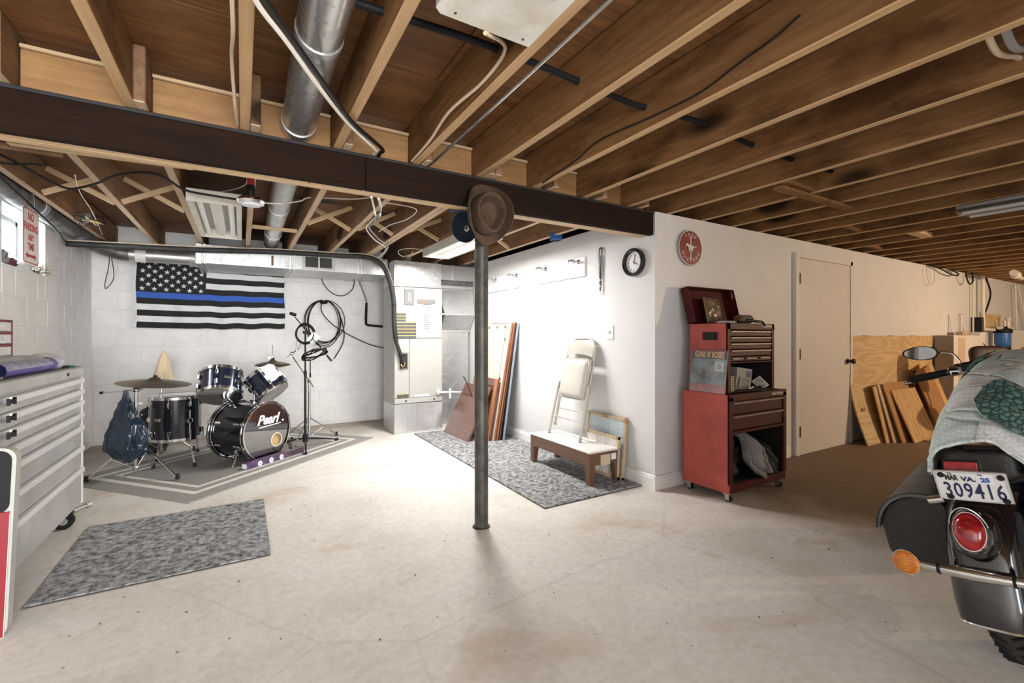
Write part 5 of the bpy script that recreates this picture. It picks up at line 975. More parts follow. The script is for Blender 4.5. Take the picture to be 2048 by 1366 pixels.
def spill(name, label, pts, m, seed, n=7):
    P = smooth_path([p[:3] for p in pts], 6); W_ = smooth_path([(p[3], 0, 0) for p in pts], 6)
    def f(u, v):
        i = v*(len(P)-1); k = min(int(i), len(P)-2); p = P[k].lerp(P[k+1], i-k); w_ = W_[k].lerp(W_[k+1], i-k).x; a = (u-.5)*math.pi*1.25
        fo = .022*math.sin(u*n*2.2+seed+5*v)+.016*math.sin(u*n*4.1+2*seed-8*v)+.045*noise.noise((u*7, v*6, seed+3))+.03*noise.noise((u*4, v*4, seed))
        return (p.x+w_*math.sin(a)*.62+.25*fo, p.y-w_*.34*math.cos(a)+fo, p.z+.3*fo+.03*noise.noise((u*3, v*3, seed+5)))
    return solo(name, MB().grid(f, 60, 40, th=.004), m, label, 'rag', smooth=70)
spill('grey_shirt', 'pale grey crumpled shirt spilling from the lower shelf of the red chest', [(3.36, 2.22, .45, .05), (3.375, 2.14, .44, .08), (3.40, 2.09, .36, .13), (3.425, 2.07, .26, .16), (3.46, 2.055, .17, .12), (3.49, 2.05, .135, .03)], mat('pale_grey_cloth', (.40, .39, .385), .85, var=.3, bump=.3), 2.0)
spill('blue_jeans', 'dark blue grey cloth bundled at the right of the lower shelf', [(3.52, 2.24, .36, .08), (3.56, 2.17, .35, .13), (3.60, 2.12, .27, .17), (3.61, 2.10, .19, .15), (3.62, 2.11, .14, .06)], mat('dark_denim', (.06, .07, .09), .9, var=.3, bump=.4), 5.0)
cloth_lump('dark_rag', 'black oily rag heaped at the left of the lower shelf', (3.20, 2.20, .132), (.11, .10, .10), mat('oily_rag', (.03, .024, .022), .8, var=.5), 21, amp=.5); cloth_lump('dark_rag', 'brown oily rag heaped above the pale shirt in the lower shelf', (3.38, 2.30, .132), (.12, .08, .14), mat('brown_rag', (.06, .045, .038), .85, var=.5), 33, amp=.5)
# round red sign
ms_ = thing('round_sign', 'round red sign with a white horse emblem on the wall above the chest', 'sign', (3.205, 2.512, 1.948)); Ms = T(0, -.018, 0) @ FACE_NEGY
SR = mat('sign_maroon', (.20, .012, .014), .4); SW = mat('sign_cream', (.66, .62, .57), .4)
MB().lathe([(.146, -.016), (.150, -.012), (.150, -.002), (.146, 0)], 56, M=Ms).build('rim', mat('grey_rim', (.32, .32, .31), .4), ms_); MB().lathe([(.139, -.016), (.139, .001), (0, .001)], 56, M=Ms).build('face', SR, ms_); MB().lathe([(.146, 0), (.1455, .002), (.141, .002), (.1395, .0008)], 56, M=Ms).build('white_edge', SW, ms_)
for s_, a0, a1, up in (('FORD', 122, 58, 1), ('MUSTANG', 205, 335, -1)):
    for i, ch_ in enumerate(s_):
        a = a0+(a1-a0)*i/(len(s_)-1); r_ = .108
        text('letter', ch_, .036, SW, ms_, Ms @ RZ(a) @ T(r_, 0, .0012) @ RZ(-90*up), bold=.0005)
for i, m in enumerate((mat('bar_red', (.30, .03, .03), .4), SW, mat('bar_blue', (.02, .03, .10), .4))):
    for z0, z1 in ((.022, .085), (-.085, -.022)): MB().box((-.0135+.0135*i, (z0+z1)/2, .002), (.0115, z1-z0, .003), ch=.0008, M=Ms).build('bar', m, ms_)
    MB().box((-.0135+.0135*i, 0, .0018), (.0115, .05, .0026), ch=.0006, M=Ms).build('bar', m, ms_)
for z in (.087, -.087): MB().box((0, z, .002), (.046, .005, .003), ch=.0008, M=Ms).build('bar_cap', SW, ms_)
horse = [(-.075, .012), (-.066, .024), (-.058, .031), (-.046, .033), (-.030, .024), (-.010, .020), (.012, .022), (.026, .017), (.040, .010), (.050, .014), (.066, .016), (.072, .012), (.060, .008), (.046, .003), (.034, .004), (.030, -.006), (.020, -.012), (.016, -.024), (.004, -.034), (-.002, -.030), (.004, -.018), (-.010, -.010), (-.018, -.016), (-.028, -.030), (-.036, -.026), (-.030, -.012), (-.034, .002), (-.046, .010), (-.058, .014), (-.068, .006)]
hm = bmesh.new(); vs_ = [hm.verts.new((x*1.0, y_, .0045)) for x, y_ in horse]; hm.faces.new(vs_); bmesh.ops.triangulate(hm, faces=hm.faces[:]); ret = bmesh.ops.extrude_face_region(hm, geom=hm.faces[:]); bmesh.ops.translate(hm, verts=[v for v in ret['geom'] if isinstance(v, bmesh.types.BMVert)], vec=(0, 0, .003)); hme = bpy.data.meshes.new('running_horse'); hm.to_mesh(hme); hm.free(); hme.transform(Ms); hme.materials.append(SW); link('running_horse', hme, ms_)
# ------------------------------------------------------------ motorcycle (local: x forward, y left, z up, origin at the rear contact patch)
mc = thing('motorcycle', 'black cruiser motorcycle seen from behind under the quilt', 'motorcycle', (2.571, .465, 0), (R(-10), 0, R(3)))
PAINTK = mat('black_bike_paint', (.006, .006, .008), .10, 0, coat=1); LEA = mat('black_leather', (.022, .021, .021), .42, var=.35, scale=7, bump=.35, bscale=110); LEAL = mat('lightened_leather_top', (.13, .128, .125), .5, var=.5, scale=9, bump=.4, bscale=70); TIRE = mat('tyre_rubber', (.035, .033, .032), .75, var=.3, bump=.2)  # saddlebag lid leather: colour lightened to stand in for light missing there
def tyre(cx, r, hw, nm):
    M = T(cx, 0, r) @ RX(90); mb = MB(); prof = []
    for i in range(17):
        a = math.pi*(i/16)-math.pi/2; prof.append((r-.075+.075*math.cos(a)**.75 if abs(math.cos(a)) > 1e-6 else r-.075, hw*math.sin(a)))
    t = mb.lathe([(r-.085, -hw*.8)]+prof+[(r-.085, hw*.8)], 64, M=M).build(nm, TIRE, mc); g = MB()
    for k in range(44):
        for s_ in (-1, 1): g.box((r-.006, 0, s_*hw*.40), (.016, .009, hw*.62), (s_*.55, 0, 0), .001, M=M @ RZ(360/44*(k+.25*s_)))
    g.build('tread_groove', mat('tread_dark', (.006, .006, .006), .9), t)
    w_ = MB().lathe([(r-.085, -.05), (r-.10, -.03), (r-.105, 0), (r-.10, .03), (r-.085, .05)], 48, M=M).cyl((0, 0, -.07), (0, 0, .07), .05, n=20, M=M).build('rim', chrome, t)
    for k in range(10): MB().cyl((.045, 0, 0), (r-.1, 0, 0), .010, n=8, M=M @ RZ(36*k)).build('spoke', chrome, t)
tyre(0, .32, .068, 'rear_tyre'); tyre(1.62, .325, .055, 'front_tyre')
FP = [(.28, .60), (.15, .67), (0, .70), (-.14, .69), (-.27, .635), (-.36, .54), (-.405, .42), (-.425, .30), (-.43, .25)]
fp = [Vector((a, 0, b_)) for a, b_ in FP]; fpp = smooth_path(fp, 4)
def fend(u, v):
    i = u*(len(fpp)-1); k = min(int(i), len(fpp)-2); p = fpp[k].lerp(fpp[k+1], i-k); t = (fpp[min(k+1, len(fpp)-1)]-fpp[max(k-1, 0)]).normalized(); nrm = Vector((t.z, 0, -t.x))
    if nrm.dot(p-Vector((0, 0, .32))) < 0: nrm = -nrm
    hw = .098-.012*max(0, u-.86)/.14; a = (v-.5)*math.pi; dep = .105*(1-.25*max(0, u-.9)/.1)
    return p+Vector((0, hw*math.copysign(abs(math.sin(a))**.62, math.sin(a)), 0))-nrm*dep*(1-abs(math.cos(a))**.62)
fe = MB().grid(fend, 44, 26, th=.003).build('rear_fender', PAINTK, mc, 60)
MB().tube([fend(i/30, .02)+Vector((0, .004, 0)) for i in range(31)], .0065, 8).tube([fend(1, j/20) for j in range(21)], .0055, 8).tube([fend(i/30, .98)-Vector((0, .004, 0)) for i in range(31)], .0065, 8).build('chrome_edge', chrome, fe)
# tail light: chrome bezel, visor, red lens
tl = MB(); Mt = T(-.414, -.003, .553) @ Matrix(((0, .3, -.954, 0), (-1, 0, 0, 0), (0, .954, .3, 0), (0, 0, 0, 1)))
tlo = MB().lathe([(.0, 0), (.052, 0), (.056, .02), (.050, .034)], 36, M=Mt @ Matrix.Diagonal((.86, 1.26, 1, 1))).build('tail_light', chrome, mc)
MB().lathe([(.049, .030), (.046, .044), (.034, .056), (.018, .062), (0, .064)], 36, M=Mt @ Matrix.Diagonal((.86, 1.26, 1, 1))).build('lens', mat('red_lens', (.42, .008, .012), .10, coat=.8, col2=(.20, .004, .008), scale=22), tlo)
MB().grid(lambda u, v: Mt @ Vector((.050*math.cos(R(15+150*u))*(1+.04*v), .073*math.sin(R(15+150*u))*(1+.02*v), .024+.040*v*math.sin(R(15+150*u)))), 20, 4, th=.003).build('visor', chrome, tlo)
MB().lathe([(.070, -.035), (.066, .0), (.056, .010), (0, .012)], 30, M=Mt @ Matrix.Diagonal((.9, 1.3, 1, 1))).build('light_base', PAINTK, mc)
# plate
Mp = T(-.438, -.033, .712) @ RZ(-90) @ RX(90) @ RX(14); pl = MB().prism(rrect(.180, .104, .014), -.0012, .0012, M=Mp).build('license_plate', mat('plate_white', (.72, .73, .73), .4), mc); PLB = mat('plate_navy', (.015, .022, .085), .45)
frame(.176, .100, .012, .0018, Mp, mat('plate_edge_grey', (.35, .36, .37), .4), pl, 'raised_border')
text('registration', '309416', .074, PLB, pl, Mp @ T(.004, -.017, .0014), sx=.64, bold=.001, sp=1.1); text('state', 'VA.', .021, PLB, pl, Mp @ T(-.002, .026, .0014), sx=1.15, bold=.001); text('month', 'MAR', .026, INK, pl, Mp @ T(-.045, .029, .0014), sx=.62, bold=.0014)
MB().box((.040, .031, .0014), (.040, .034, .0006), M=Mp).build('year_sticker', mat('sticker_pale', (.78, .80, .82), .4), pl); text('year', '25', .020, mat('year_blue', (.03, .12, .42), .4), pl, Mp @ T(.040, .026, .0019), sx=1.1, bold=.0012)
text('small_print', 'VA', .009, INK, pl, Mp @ T(-.047, .0445, .0014), bold=.0004); text('small_print', 'VA', .009, PLB, pl, Mp @ T(.029, .0435, .0019), bold=.0004)
for x, y_ in ((-.070, .038), (.078, .038), (-.060, -.040), (.076, -.042)): MB().lathe([(.0095, 0), (.0095, .003), (.006, .007), (0, .0075)], 14, M=Mp @ T(x, y_, .001)).build('bolt', black, pl)
MB().box((0, 0, -.005), (.185, .108, .006), ch=.012, M=Mp).build('plate_bracket', chrome, mc); MB().cyl((-.40, .055, .655), (-.40, .10, .645), .013, n=12).build('bracket_stub', chrome, mc)
rf = B((-.405, -.012, .775), (.018, .098, .040), (0, R(10), 0), .004).build('reflector_housing', black, mc); B((-.415, -.012, .774), (.006, .086, .031), (0, R(10), 0), .002).build('red_reflector', mat('red_reflector', (.42, .012, .016), .25, col2=(.25, .004, .008), scale=60), rf)
# signal bar
sb = MB().tube([(-.452, -.225, .43), (-.468, -.09, .43), (-.472, 0, .43), (-.468, .09, .43), (-.452, .165, .43)], [.013, .016, .021, .016, .013], 14).build('signal_bar', chrome, mc)
for y_ in (.092, -.092): MB().cyl((-.469, y_-.004, .43), (-.469, y_+.004, .43), .0185, n=14).build('band', blackm, sb)
for s_ in (1, -1):
    Mq = T(-.452, s_*.185, .428) @ RZ(8*-s_) @ RY(-90); tsg = MB().lathe([(0, -.035), (.02, -.032), (.038, -.012), (.043, .004), (.043, .010)], 28, M=Mq).build('turn_signal', chrome, mc); MB().lathe([(.041, .009), (.038, .018), (.024, .026), (0, .029)], 28, M=Mq).build('amber_lens', mat('amber_lens', (.72, .24, .03), .22, coat=.5, var=.25, scale=80), tsg)
    for i in range(9): z = -.032+.008*i; L = math.sqrt(.0395**2-z*z); MB().cyl((z, -L, .019+.008*(1-(z/.04)**2)), (z, L, .019+.008*(1-(z/.04)**2)), .0012, n=6, M=Mq).build('lens_rib', mat('amber_rib', (.55, .16, .02), .3), tsg)
# saddlebags
def bag(s_):
    prof = [(.115, .34), (.155, .325), (.31, .335), (.338, .40), (.345, .52), (.332, .57), (.305, .62), (.26, .655), (.20, .672), (.135, .668), (.115, .64)]; M = Matrix(((0, 0, 1, 0), (s_, 0, 0, 0), (0, 1, 0, 0), (0, 0, 0, 1)))
    prof = [(.115+(a-.115)*.93, c) for a, c in prof]
    def tp(mb_):
        for q in mb_.v: q.z -= max(0, q.z-.33)*.20*(.185-q.x)/.40
        return mb_
    b_ = tp(MB().prism(prof, -.20, .17, M=M)).build('saddlebag', LEA, mc, 25)
    lidp = [(.115, .668), (.135, .690), (.17, .702), (.215, .702), (.26, .688), (.30, .660), (.332, .615), (.352, .565), (.362, .51), (.350, .51), (.340, .56), (.320, .605), (.29, .645), (.255, .670), (.215, .683), (.17, .682), (.135, .672)]
    lidp = [(.115+(a-.115)*.93, c) for a, c in lidp]; tp(MB().prism(lidp, -.225, .185, M=M)).build('lid', LEAL, b_, 30); tp(MB().tube([M @ Vector((a, c, -.226)) for a, c in lidp[:9]], .003, 7)).build('piping', LEA, b_)
    for x in (-.10, .08):
        q = MB().tube([M @ Vector((.346, .52, x)), M @ Vector((.340, .43, x)), M @ Vector((.325, .36, x))], .008, 6).build('strap', LEA, b_); MB().ring(.016, .004, 14, 6, M=T(*(M @ Vector((.349, .45, x)))) @ RX(90)).build('buckle', steel, q)
    for i in range(5): MB().sph(M @ Vector((.17+.028*i, .625-.003*i*i, -.202)), .004, 8, 5).build('stud', blackm, b_)
bag(1); bag(-1)
# frame, engine, tank, seat, front end
MB().grid(lambda u, v: (-.17+.80*u, (v-.5)*.30*(.75+.25*math.sin(math.pi*min(1, u*1.4))), .675+.085*math.sin(math.pi*v)**.6+.05*max(0, .4-abs(u-.05))-.02*u), 20, 16, th=.06).build('seat', LEA, mc)
MB().grid(lambda u, v: (lambda P: (P[0]-.115, P[1]-.01, P[2]+.742))((lambda a, t: tuple(s_*math.copysign(abs(c)**.45, c) for s_, c in ((.075, math.cos(a)*math.cos(t)), (.105, math.sin(a)*math.cos(t)), (.062, math.sin(t)))))(2*math.pi*u, math.pi*(v-.5))), 32, 18).build('rear_cushion', LEA, mc, 60)
MB().tube([(-.16, -.09, .790), (-.185, -.075, .806), (-.185, .02, .806), (-.16, .035, .790)], .006, 8).build('grab_rail', blackm, mc)
MB().grid(lambda u, v: (.50+.48*u, .145*math.sin(2*math.pi*v)*math.sin(math.pi*(.18+.75*u))**.7, .80+.115*math.cos(2*math.pi*v)*math.sin(math.pi*(.15+.78*u))**.7+.08*u), 20, 24).build('fuel_tank', PAINTK, mc)
MB().tube([(.02, .10, .33), (.3, .13, .30), (.85, .13, .28), (1.05, .05, .45), (1.12, 0, .85)], .018, 10).tube([(.02, -.10, .33), (.3, -.13, .30), (.85, -.13, .28), (1.05, -.05, .45), (1.12, 0, .85)], .018, 10).build('frame_tube', blackm, mc)
en = MB().box((.58, 0, .36), (.42, .26, .24), ch=.04).build('engine', mat('engine_alloy', (.25, .25, .25), .4, .8, var=.3), mc)
for sx, ax in ((.50, -25), (.70, 25)):
    for k in range(7): MB().cyl((0, 0, .02*k), (0, 0, .02*k+.010), .075, n=18, M=T(sx, 0, .46) @ RY(ax)).build('cooling_fin', mat('engine_alloy', (0, 0, 0)), en)
MB().tube(smooth_path([(.72, -.16, .42), (.70, -.20, .26), (.4, -.21, .20), (-.45, -.22, .22)], 5), [.022]*10+[.04]*6, 14).build('exhaust', chrome, mc)
for s_ in (-1, 1):
    MB().tube([(1.62, s_*.085, .325), (1.36, s_*.085, .72), (1.12, s_*.085, 1.02)], [.026, .026, .022], 14).build('fork_leg', chrome, mc)
MB().grid(lambda u, v: (1.62+.375*math.cos(R(20+130*u)), .085*math.sin((v-.5)*math.pi), .325+.375*math.sin(R(20+130*u))-.05*(1-math.cos((v-.5)*math.pi))), 24, 12, th=.003).build('front_fender', PAINTK, mc)
hl = MB().sph((1.36, 0, .88), (.12, .10, .10), 24, 14).build('headlight', chrome, mc); MB().sph((1.42, 0, .88), (.07, .088, .088), 20, 12).build('lens', mat('pale_lens', (0, 0, 0)), hl)
MB().tube(smooth_path([(1.0, .455, 1.045), (1.0, .27, 1.075), (1.02, .17, 1.10), (1.08, .06, 1.06), (1.09, 0, 1.05), (1.08, -.06, 1.06), (1.02, -.17, 1.10), (1.0, -.27, 1.075), (1.0, -.455, 1.045)], 4), .0125, 12).build('handlebar', chrome, mc)
for s_ in (1, -1):
    MB().tube([(1.0, s_*.465, 1.043), (1.0, s_*.455, 1.045), (1.0, s_*.29, 1.072)], [.019, .0215, .0195], 16).build('grip', black, mc)
    sh = MB().box((1.0, s_*.255, 1.075), (.055, .062, .055), (R(-9*s_), 0, 0), .012).build('switch_housing', chrome, mc); MB().box((.971, s_*.255, 1.085), (.006, .040, .014), ch=.003).box((.971, s_*.253, 1.064), (.006, .030, .014), ch=.003).build('switch_button', black, sh)
    MB().box((1.02, s_*.21, 1.095), (.06, .10, .05), (R(-8*s_), 0, 0), .01).build('master_cylinder', blackm, mc)
    MB().tube([(1.05, s_*.24, 1.066), (1.055, s_*.32, 1.048), (1.05, s_*.42, 1.035), (1.045, s_*.505, 1.022)], [.008, .008, .008, .0085], 10).sph((1.045, s_*.508, 1.021), .010, 10, 7).build('lever', steel, mc)
    mst = MB().tube(smooth_path([(1.0, s_*.225, 1.115), (1.0, s_*.232, 1.145), (1.005, s_*.255, 1.178), (1.01, s_*.30, 1.190), (1.012, s_*.34, 1.192)], 4), .0055, 8).build('mirror_stem', chrome, mc)
    def egg(n=40, k=1.0): return [(s_*k*(.090*math.cos(a)*(1.0)), k*(.042*math.sin(a)*(1-.16*math.cos(a))+.0)) for a in [2*math.pi*i/n for i in range(n)]]
    Mm = T(1.005, s_*.395, 1.198) @ RZ(-90-10*s_) @ RX(90) @ RX(-4) @ RZ(-5*s_); MM = Mm @ Matrix.Diagonal((-1, 1, 1, 1))
    e1, e2 = egg(), egg(k=.90); mo = MB(); n = len(e1)
    mo.add([(x, y_, .006) for x, y_ in e1]+[(x, y_, .002) for x, y_ in e2]+[(x*.98, y_*.98, -.012) for x, y_ in e1]+[(0, 0, -.028)], [(i, (i+1) % n, n+(i+1) % n, n+i) for i in range(n)]+[(2*n+i, 2*n+(i+1) % n, (i+1) % n, i) for i in range(n)]+[(3*n, 2*n+(i+1) % n, 2*n+i) for i in range(n)], M=MM); mob = mo.build('mirror_shell', black, mc)
    gm = MB().add([(x, y_, .0025) for x, y_ in e2], [list(range(n))], M=MM); gm.build('mirror_glass', mat('mirror_silver', (.62, .63, .64), .03, 1), mob, 0)
# quilt
def quiltmat():
    m = bpy.data.materials.new('patch_quilt'); nt, b = nodes_of(m); v = coords(nt, rndoff=False)
    n = N(nt, 'ShaderNodeTexNoise', Scale=5, Detail=2); nt.links.new(v, n.inputs['Vector'])
    vm = N(nt, 'ShaderNodeMix', data_type='RGBA'); vm.inputs[0].default_value = .03; nt.links.new(v, vm.inputs[6]); nt.links.new(n.outputs['Color'], vm.inputs[7])
    vo = N(nt, 'ShaderNodeTexVoronoi', Scale=62, feature='DISTANCE_TO_EDGE', Randomness=.35); nt.links.new(vm.outputs[2], vo.inputs['Vector'])
    pc = N(nt, 'ShaderNodeTexVoronoi', Scale=6.5, Randomness=.7); nt.links.new(vm.outputs[2], pc.inputs['Vector'])
    base_ = ramp(nt, pc.outputs['Color'], [(0, (.82, .89, .88)), (.35, (.90, .93, .92)), (.66, (.74, .85, .84)), (.88, (.56, .74, .72))]); base_.color_ramp.interpolation = 'CONSTANT'
    ln = ramp(nt, vo.outputs['Distance'], [(.02, (.62, .72, .72)), (.14, (1, 1, 1))])
    mx = N(nt, 'ShaderNodeMix', data_type='RGBA', blend_type='MULTIPLY'); mx.inputs[0].default_value = .6; nt.links.new(base_.outputs[0], mx.inputs[6]); nt.links.new(ln.outputs[0], mx.inputs[7]); out = mx.outputs[2]
    sd = N(nt, 'ShaderNodeTexVoronoi', Scale=6.5, Randomness=.7, feature='DISTANCE_TO_EDGE'); nt.links.new(vm.outputs[2], sd.inputs['Vector'])
    dk = N(nt, 'ShaderNodeTexNoise', Scale=55, Detail=2); nt.links.new(v, dk.inputs['Vector']); dr_ = ramp(nt, dk.outputs['Fac'], [(.66, (1, 1, 1)), (.72, (.30, .48, .52))])
    mx2 = N(nt, 'ShaderNodeMix', data_type='RGBA', blend_type='MULTIPLY'); mx2.inputs[0].default_value = .5; nt.links.new(out, mx2.inputs[6]); nt.links.new(dr_.outputs[0], mx2.inputs[7])
    nt.links.new(mx2.outputs[2], b.inputs['Base Color']); b.inputs['Roughness'].default_value = .9
    hs = ramp(nt, sd.outputs['Distance'], [(0, (0, 0, 0)), (.06, (1, 1, 1))])
    ad = N(nt, 'ShaderNodeMath', operation='MULTIPLY_ADD'); ad.inputs[1].default_value = .35; nt.links.new(vo.outputs['Distance'], ad.inputs[0]); nt.links.new(hs.outputs[0], ad.inputs[2])
    bp = N(nt, 'ShaderNodeBump', Strength=.7, Distance=.012); nt.links.new(ad.outputs[0], bp.inputs['Height']); nt.links.new(bp.outputs[0], b.inputs['Normal']); return m
def tealmat():
    m = bpy.data.materials.new('teal_quilt_print'); nt, b = nodes_of(m); v = coords(nt, rndoff=False)
    vo = N(nt, 'ShaderNodeTexVoronoi', Scale=42, feature='DISTANCE_TO_EDGE', Randomness=.5); nt.links.new(v, vo.inputs['Vector']); r = ramp(nt, vo.outputs['Distance'], [(.03, (.02, .06, .055)), (.22, (.15, .28, .25))]); nt.links.new(r.outputs[0], b.inputs['Base Color']); b.inputs['Roughness'].default_value = .9
    bp = N(nt, 'ShaderNodeBump', Strength=.6, Distance=.01); nt.links.new(vo.outputs['Distance'], bp.inputs['Height']); nt.links.new(bp.outputs[0], b.inputs['Normal']); return m
QS = [(-.19, .70, .155, .715, .835), (-.12, .75, .18, .70, .885), (.0, .0, .205, .66, .95), (.18, 0, .235, .62, 1.03), (.40, 0, .255, .66, 1.085), (.62, 0, .25, .76, 1.12), (.82, 0, .23, .90, 1.15), (.97, 0, .20, .98, 1.165), (1.06, 0, .19, .98, 1.12)]
def qk(x):
    for a, b_ in zip(QS[:-1], QS[1:]):
        if a[0] <= x <= b_[0]: q = (x-a[0])/(b_[0]-a[0]); q = q*q*(3-2*q); return [p+(r_-p)*q for p, r_ in zip(a, b_)]
    return list(QS[-1])
def quilt(u, v, off=0):
    x = -.19+1.25*u; k = qk(x); s_ = 2*v-1; k[2] *= .9; yw, zl, zr_ = k[2], k[3], k[4]; hw = abs(s_)
    y = yw*math.copysign(min(1, hw*1.25)**.8, s_)*(1+.04*math.sin(17*x)+.03*math.sin(9*x+2)*hw); z = zr_-(zr_-zl)*max(0, hw-.10)**1.7/.835
    z += .016*noise.noise((x*5, s_*2, 1))+.006*math.sin(26*x+3*s_)*hw; y += .02*noise.noise((x*6, s_*2, 7))*hw
    return Vector((x-.03*noise.noise((s_*3, 0, 2))*(1-u), y, z+off))
qt = thing('quilt', 'pale mint patchwork quilt draped over the motorcycle seat and tank', 'quilt', mc.location, mc.rotation_euler); TEAL = tealmat()
MB().grid(quilt, 90, 60, th=.012).build('cover', quiltmat(), qt, 80)
def fold(u, v):
    a = 2*math.pi*u; r_ = v; U = .17+.115*r_*math.cos(a)*(1+.15*math.sin(a)); V = .30+.20*r_*math.sin(a)
    return quilt(U, V, .020+.010*math.sin(math.pi*min(1, r_))*1.0*(1-r_*.6))
MB().grid(fold, 48, 12, th=.008).build('turned_fold', TEAL, qt, 80)
def fold2(u, v): return quilt(.70+.20*u, .60+.36*v, .014+.006*math.sin(math.pi*u)*math.sin(math.pi*v))
MB().grid(fold2, 20, 16, th=.006).build('dark_border', TEAL, qt, 80)
# ------------------------------------------------------------ boards and stores along the far wall, right
PLY = wood('yellow_plywood', (.70, .51, .27), (.56, .37, .17), 'X', .5, figure=2.6); PLYO = wood('orange_board', (.46, .235, .085), (.37, .175, .06), 'Z', .5); PLYZ = wood('figured_plywood', (.68, .46, .22), (.50, .29, .11), 'Z', .5, figure=3.4)
pw = thing('plywood_sheet', 'big bowed plywood sheet leaning along the far wall beside the door', 'plywood', (7.15, 2.31, 0))
MB().grid(lambda u, v: ((u-.5)*2.42, .178*v+.075*math.sin(math.pi*v)*1.0, 1.215*v), 24, 20, th=.014).build('sheet', PLY, pw)
for x in (-.9, -.2, .45): X(x, x+.12, .17, .182, 1.213, 1.220, .001).build('splinter', mat('dark_splinter', (.10, .06, .03), .8), pw)
MB().cyl((-1.12, .205, 1.08), (-1.12, .185, 1.08), .022, n=14).cyl((-1.06, .10, .38), (-1.06, .085, .38), .022, n=14).build('plug', PALE, pw)
def leanb(name, label, x0, x1, yb, yt, h, th, m, skew=0, z0=0):
    L = math.hypot(yt-yb, h); t = thing(name, label, 'board', ((x0+x1)/2, yb, z0), (-math.atan2(yt-yb, h), R(skew), 0)); X(-(x1-x0)/2, (x1-x0)/2, 0, th, 0, L, .002).build('panel', m, t); return t
leanb('thin_board', 'dark edged thin board, leftmost of those leaning on the plywood sheet', 6.27, 6.85, 2.262, 2.395, .63, .012, PLYZ); leanb('thin_board', 'pale edged thin board, second from the left against the plywood sheet', 6.36, 6.95, 2.225, 2.385, .645, .014, PALE); leanb('brown_board', 'plain brown board leaning just behind the figured square', 6.43, 7.1, 2.170, 2.36, .655, .018, PLYO)
leanb('figured_board', 'square of yellow plywood with swirling grain, foremost by the motorcycle', 6.55, 7.22, 2.10, 2.32, .575, .016, PLYZ); leanb('orange_plank', 'tall orange brown plank leaning tilted right of the figured square', 7.48, 7.90, 2.13, 2.34, .80, .02, PLYO, -12); leanb('orange_plank', 'lighter plank leaning tilted behind the orange brown one', 7.62, 8.10, 2.16, 2.37, .83, .02, PLYZ, -12); leanb('dark_square', 'small dark brown square showing above the grip', 7.40, 7.62, 2.26, 2.40, .77, .02, MAH)  # the last one is a small dark brown square above the grip
solo('loose_strips', B((7.05, 2.02, .012), (.62, .05, .024), (0, 0, R(-4)), .002), PALE, 'pale wood strip lying on the floor before the figured board', 'wood strip')
wt = thing('white_cabinet', 'white metal cabinet with its shaded end coloured grey behind the motorcycle mirror', 'cabinet', (8.9, 2.375, 0)); X(-.50, .58, -.10, .10, 0, 1.225, .008).build('body', mat('white_enamel', (.80, .76, .69), .4), wt); X(-.506, -.498, -.098, .10, .01, 1.22, .004).build('shaded_end', mat('end_shade_grey', (.30, .27, .24), .5), wt); X(-.35, -.08, -.104, -.098, .05, 1.19, .003).build('stained_panel', mat('tan_stain', (.62, .50, .36), .5), wt)  # shade on the cabinet's left end is put into a grey panel
br = thing('wall_bracket', 'slim white upright bracket with brown foot standing on the white cabinet', 'bracket', (9.05, 2.38, 1.227)); X(-.025, .0, -.02, .02, 0, .30, .003).build('upright', TRIMW, br); B((.07, 0, .15), (.012, .03, .33), (0, R(-24), 0), .003).build('stay', TRIMW, br); X(-.06, .22, -.04, .04, 0, .05, .004).build('brown_foot', mat('kraft_card', (0, 0, 0)), br); X(-.03, .03, -.025, .025, .298, .306, .002).build('cap', steel, br)
ct_ = thing('tall_carton', 'tall narrow white carton with black marks beside the white cabinet', 'carton', (9.72, 2.36, 0), (0, R(-3), 0)); X(-.12, .12, -.07, .07, 0, 1.27, .004).build('carton', mat('white_card', (.80, .77, .70), .5), ct_)
MB().tube(smooth_path([(.0, -.072, .98), (.05, -.072, 1.02), (.06, -.072, 1.07), (.0, -.072, 1.10)], 4), .008, 6).build('black_swirl', INK, ct_)
for i in range(4): X(-.02, .06, -.072, -.069, .88-.03*i, .895-.03*i, .0003).build('print_line', INK, ct_)
cr_ = thing('office_chair', 'dark brown vinyl chair back behind the motorcycle handlebar', 'chair', (7.50, 1.62, 0), (0, 0, R(-38))); VY = mat('dark_brown_vinyl', (.035, .018, .016), .35, var=.3)
MB().grid(rbox(.42, .07, .40, 5), 30, 18).build('backrest', VY, cr_, 60, loc=(0, .14, .90), rot=(R(-14), 0, 0)); MB().grid(rbox(.46, .46, .09, 5), 30, 18).build('seat', VY, cr_, 60, loc=(0, -.08, .48)); MB().cyl((0, -.08, .08), (0, -.08, .44), .025, n=14).tube([(0, .12, .46), (0, .17, .55), (0, .17, .72)], .014, 10).build('column', blackm, cr_)
for k in range(5): a = R(72*k); MB().tube([(0, -.08, .10), (.27*math.cos(a), -.08+.27*math.sin(a), .06)], .016, 8).sph((.28*math.cos(a), -.08+.28*math.sin(a), .028), .028, 10, 8).build('leg', blackm, cr_)
PV = mat('pvc_white', (.80, .76, .66), .4); ZW = 1.33
solo('water_pipe', MB().tube([(10.28, 2.44, 2.19), (10.28, 2.44, 1.345), (10.29, 2.42, 1.32), (10.75, 2.42, 1.315)], .028, 12).cyl((10.28, 2.44, 1.40), (10.28, 2.44, 1.46), .036, n=12), PV, 'white upright water pipe on the wall at far right', 'pipe')
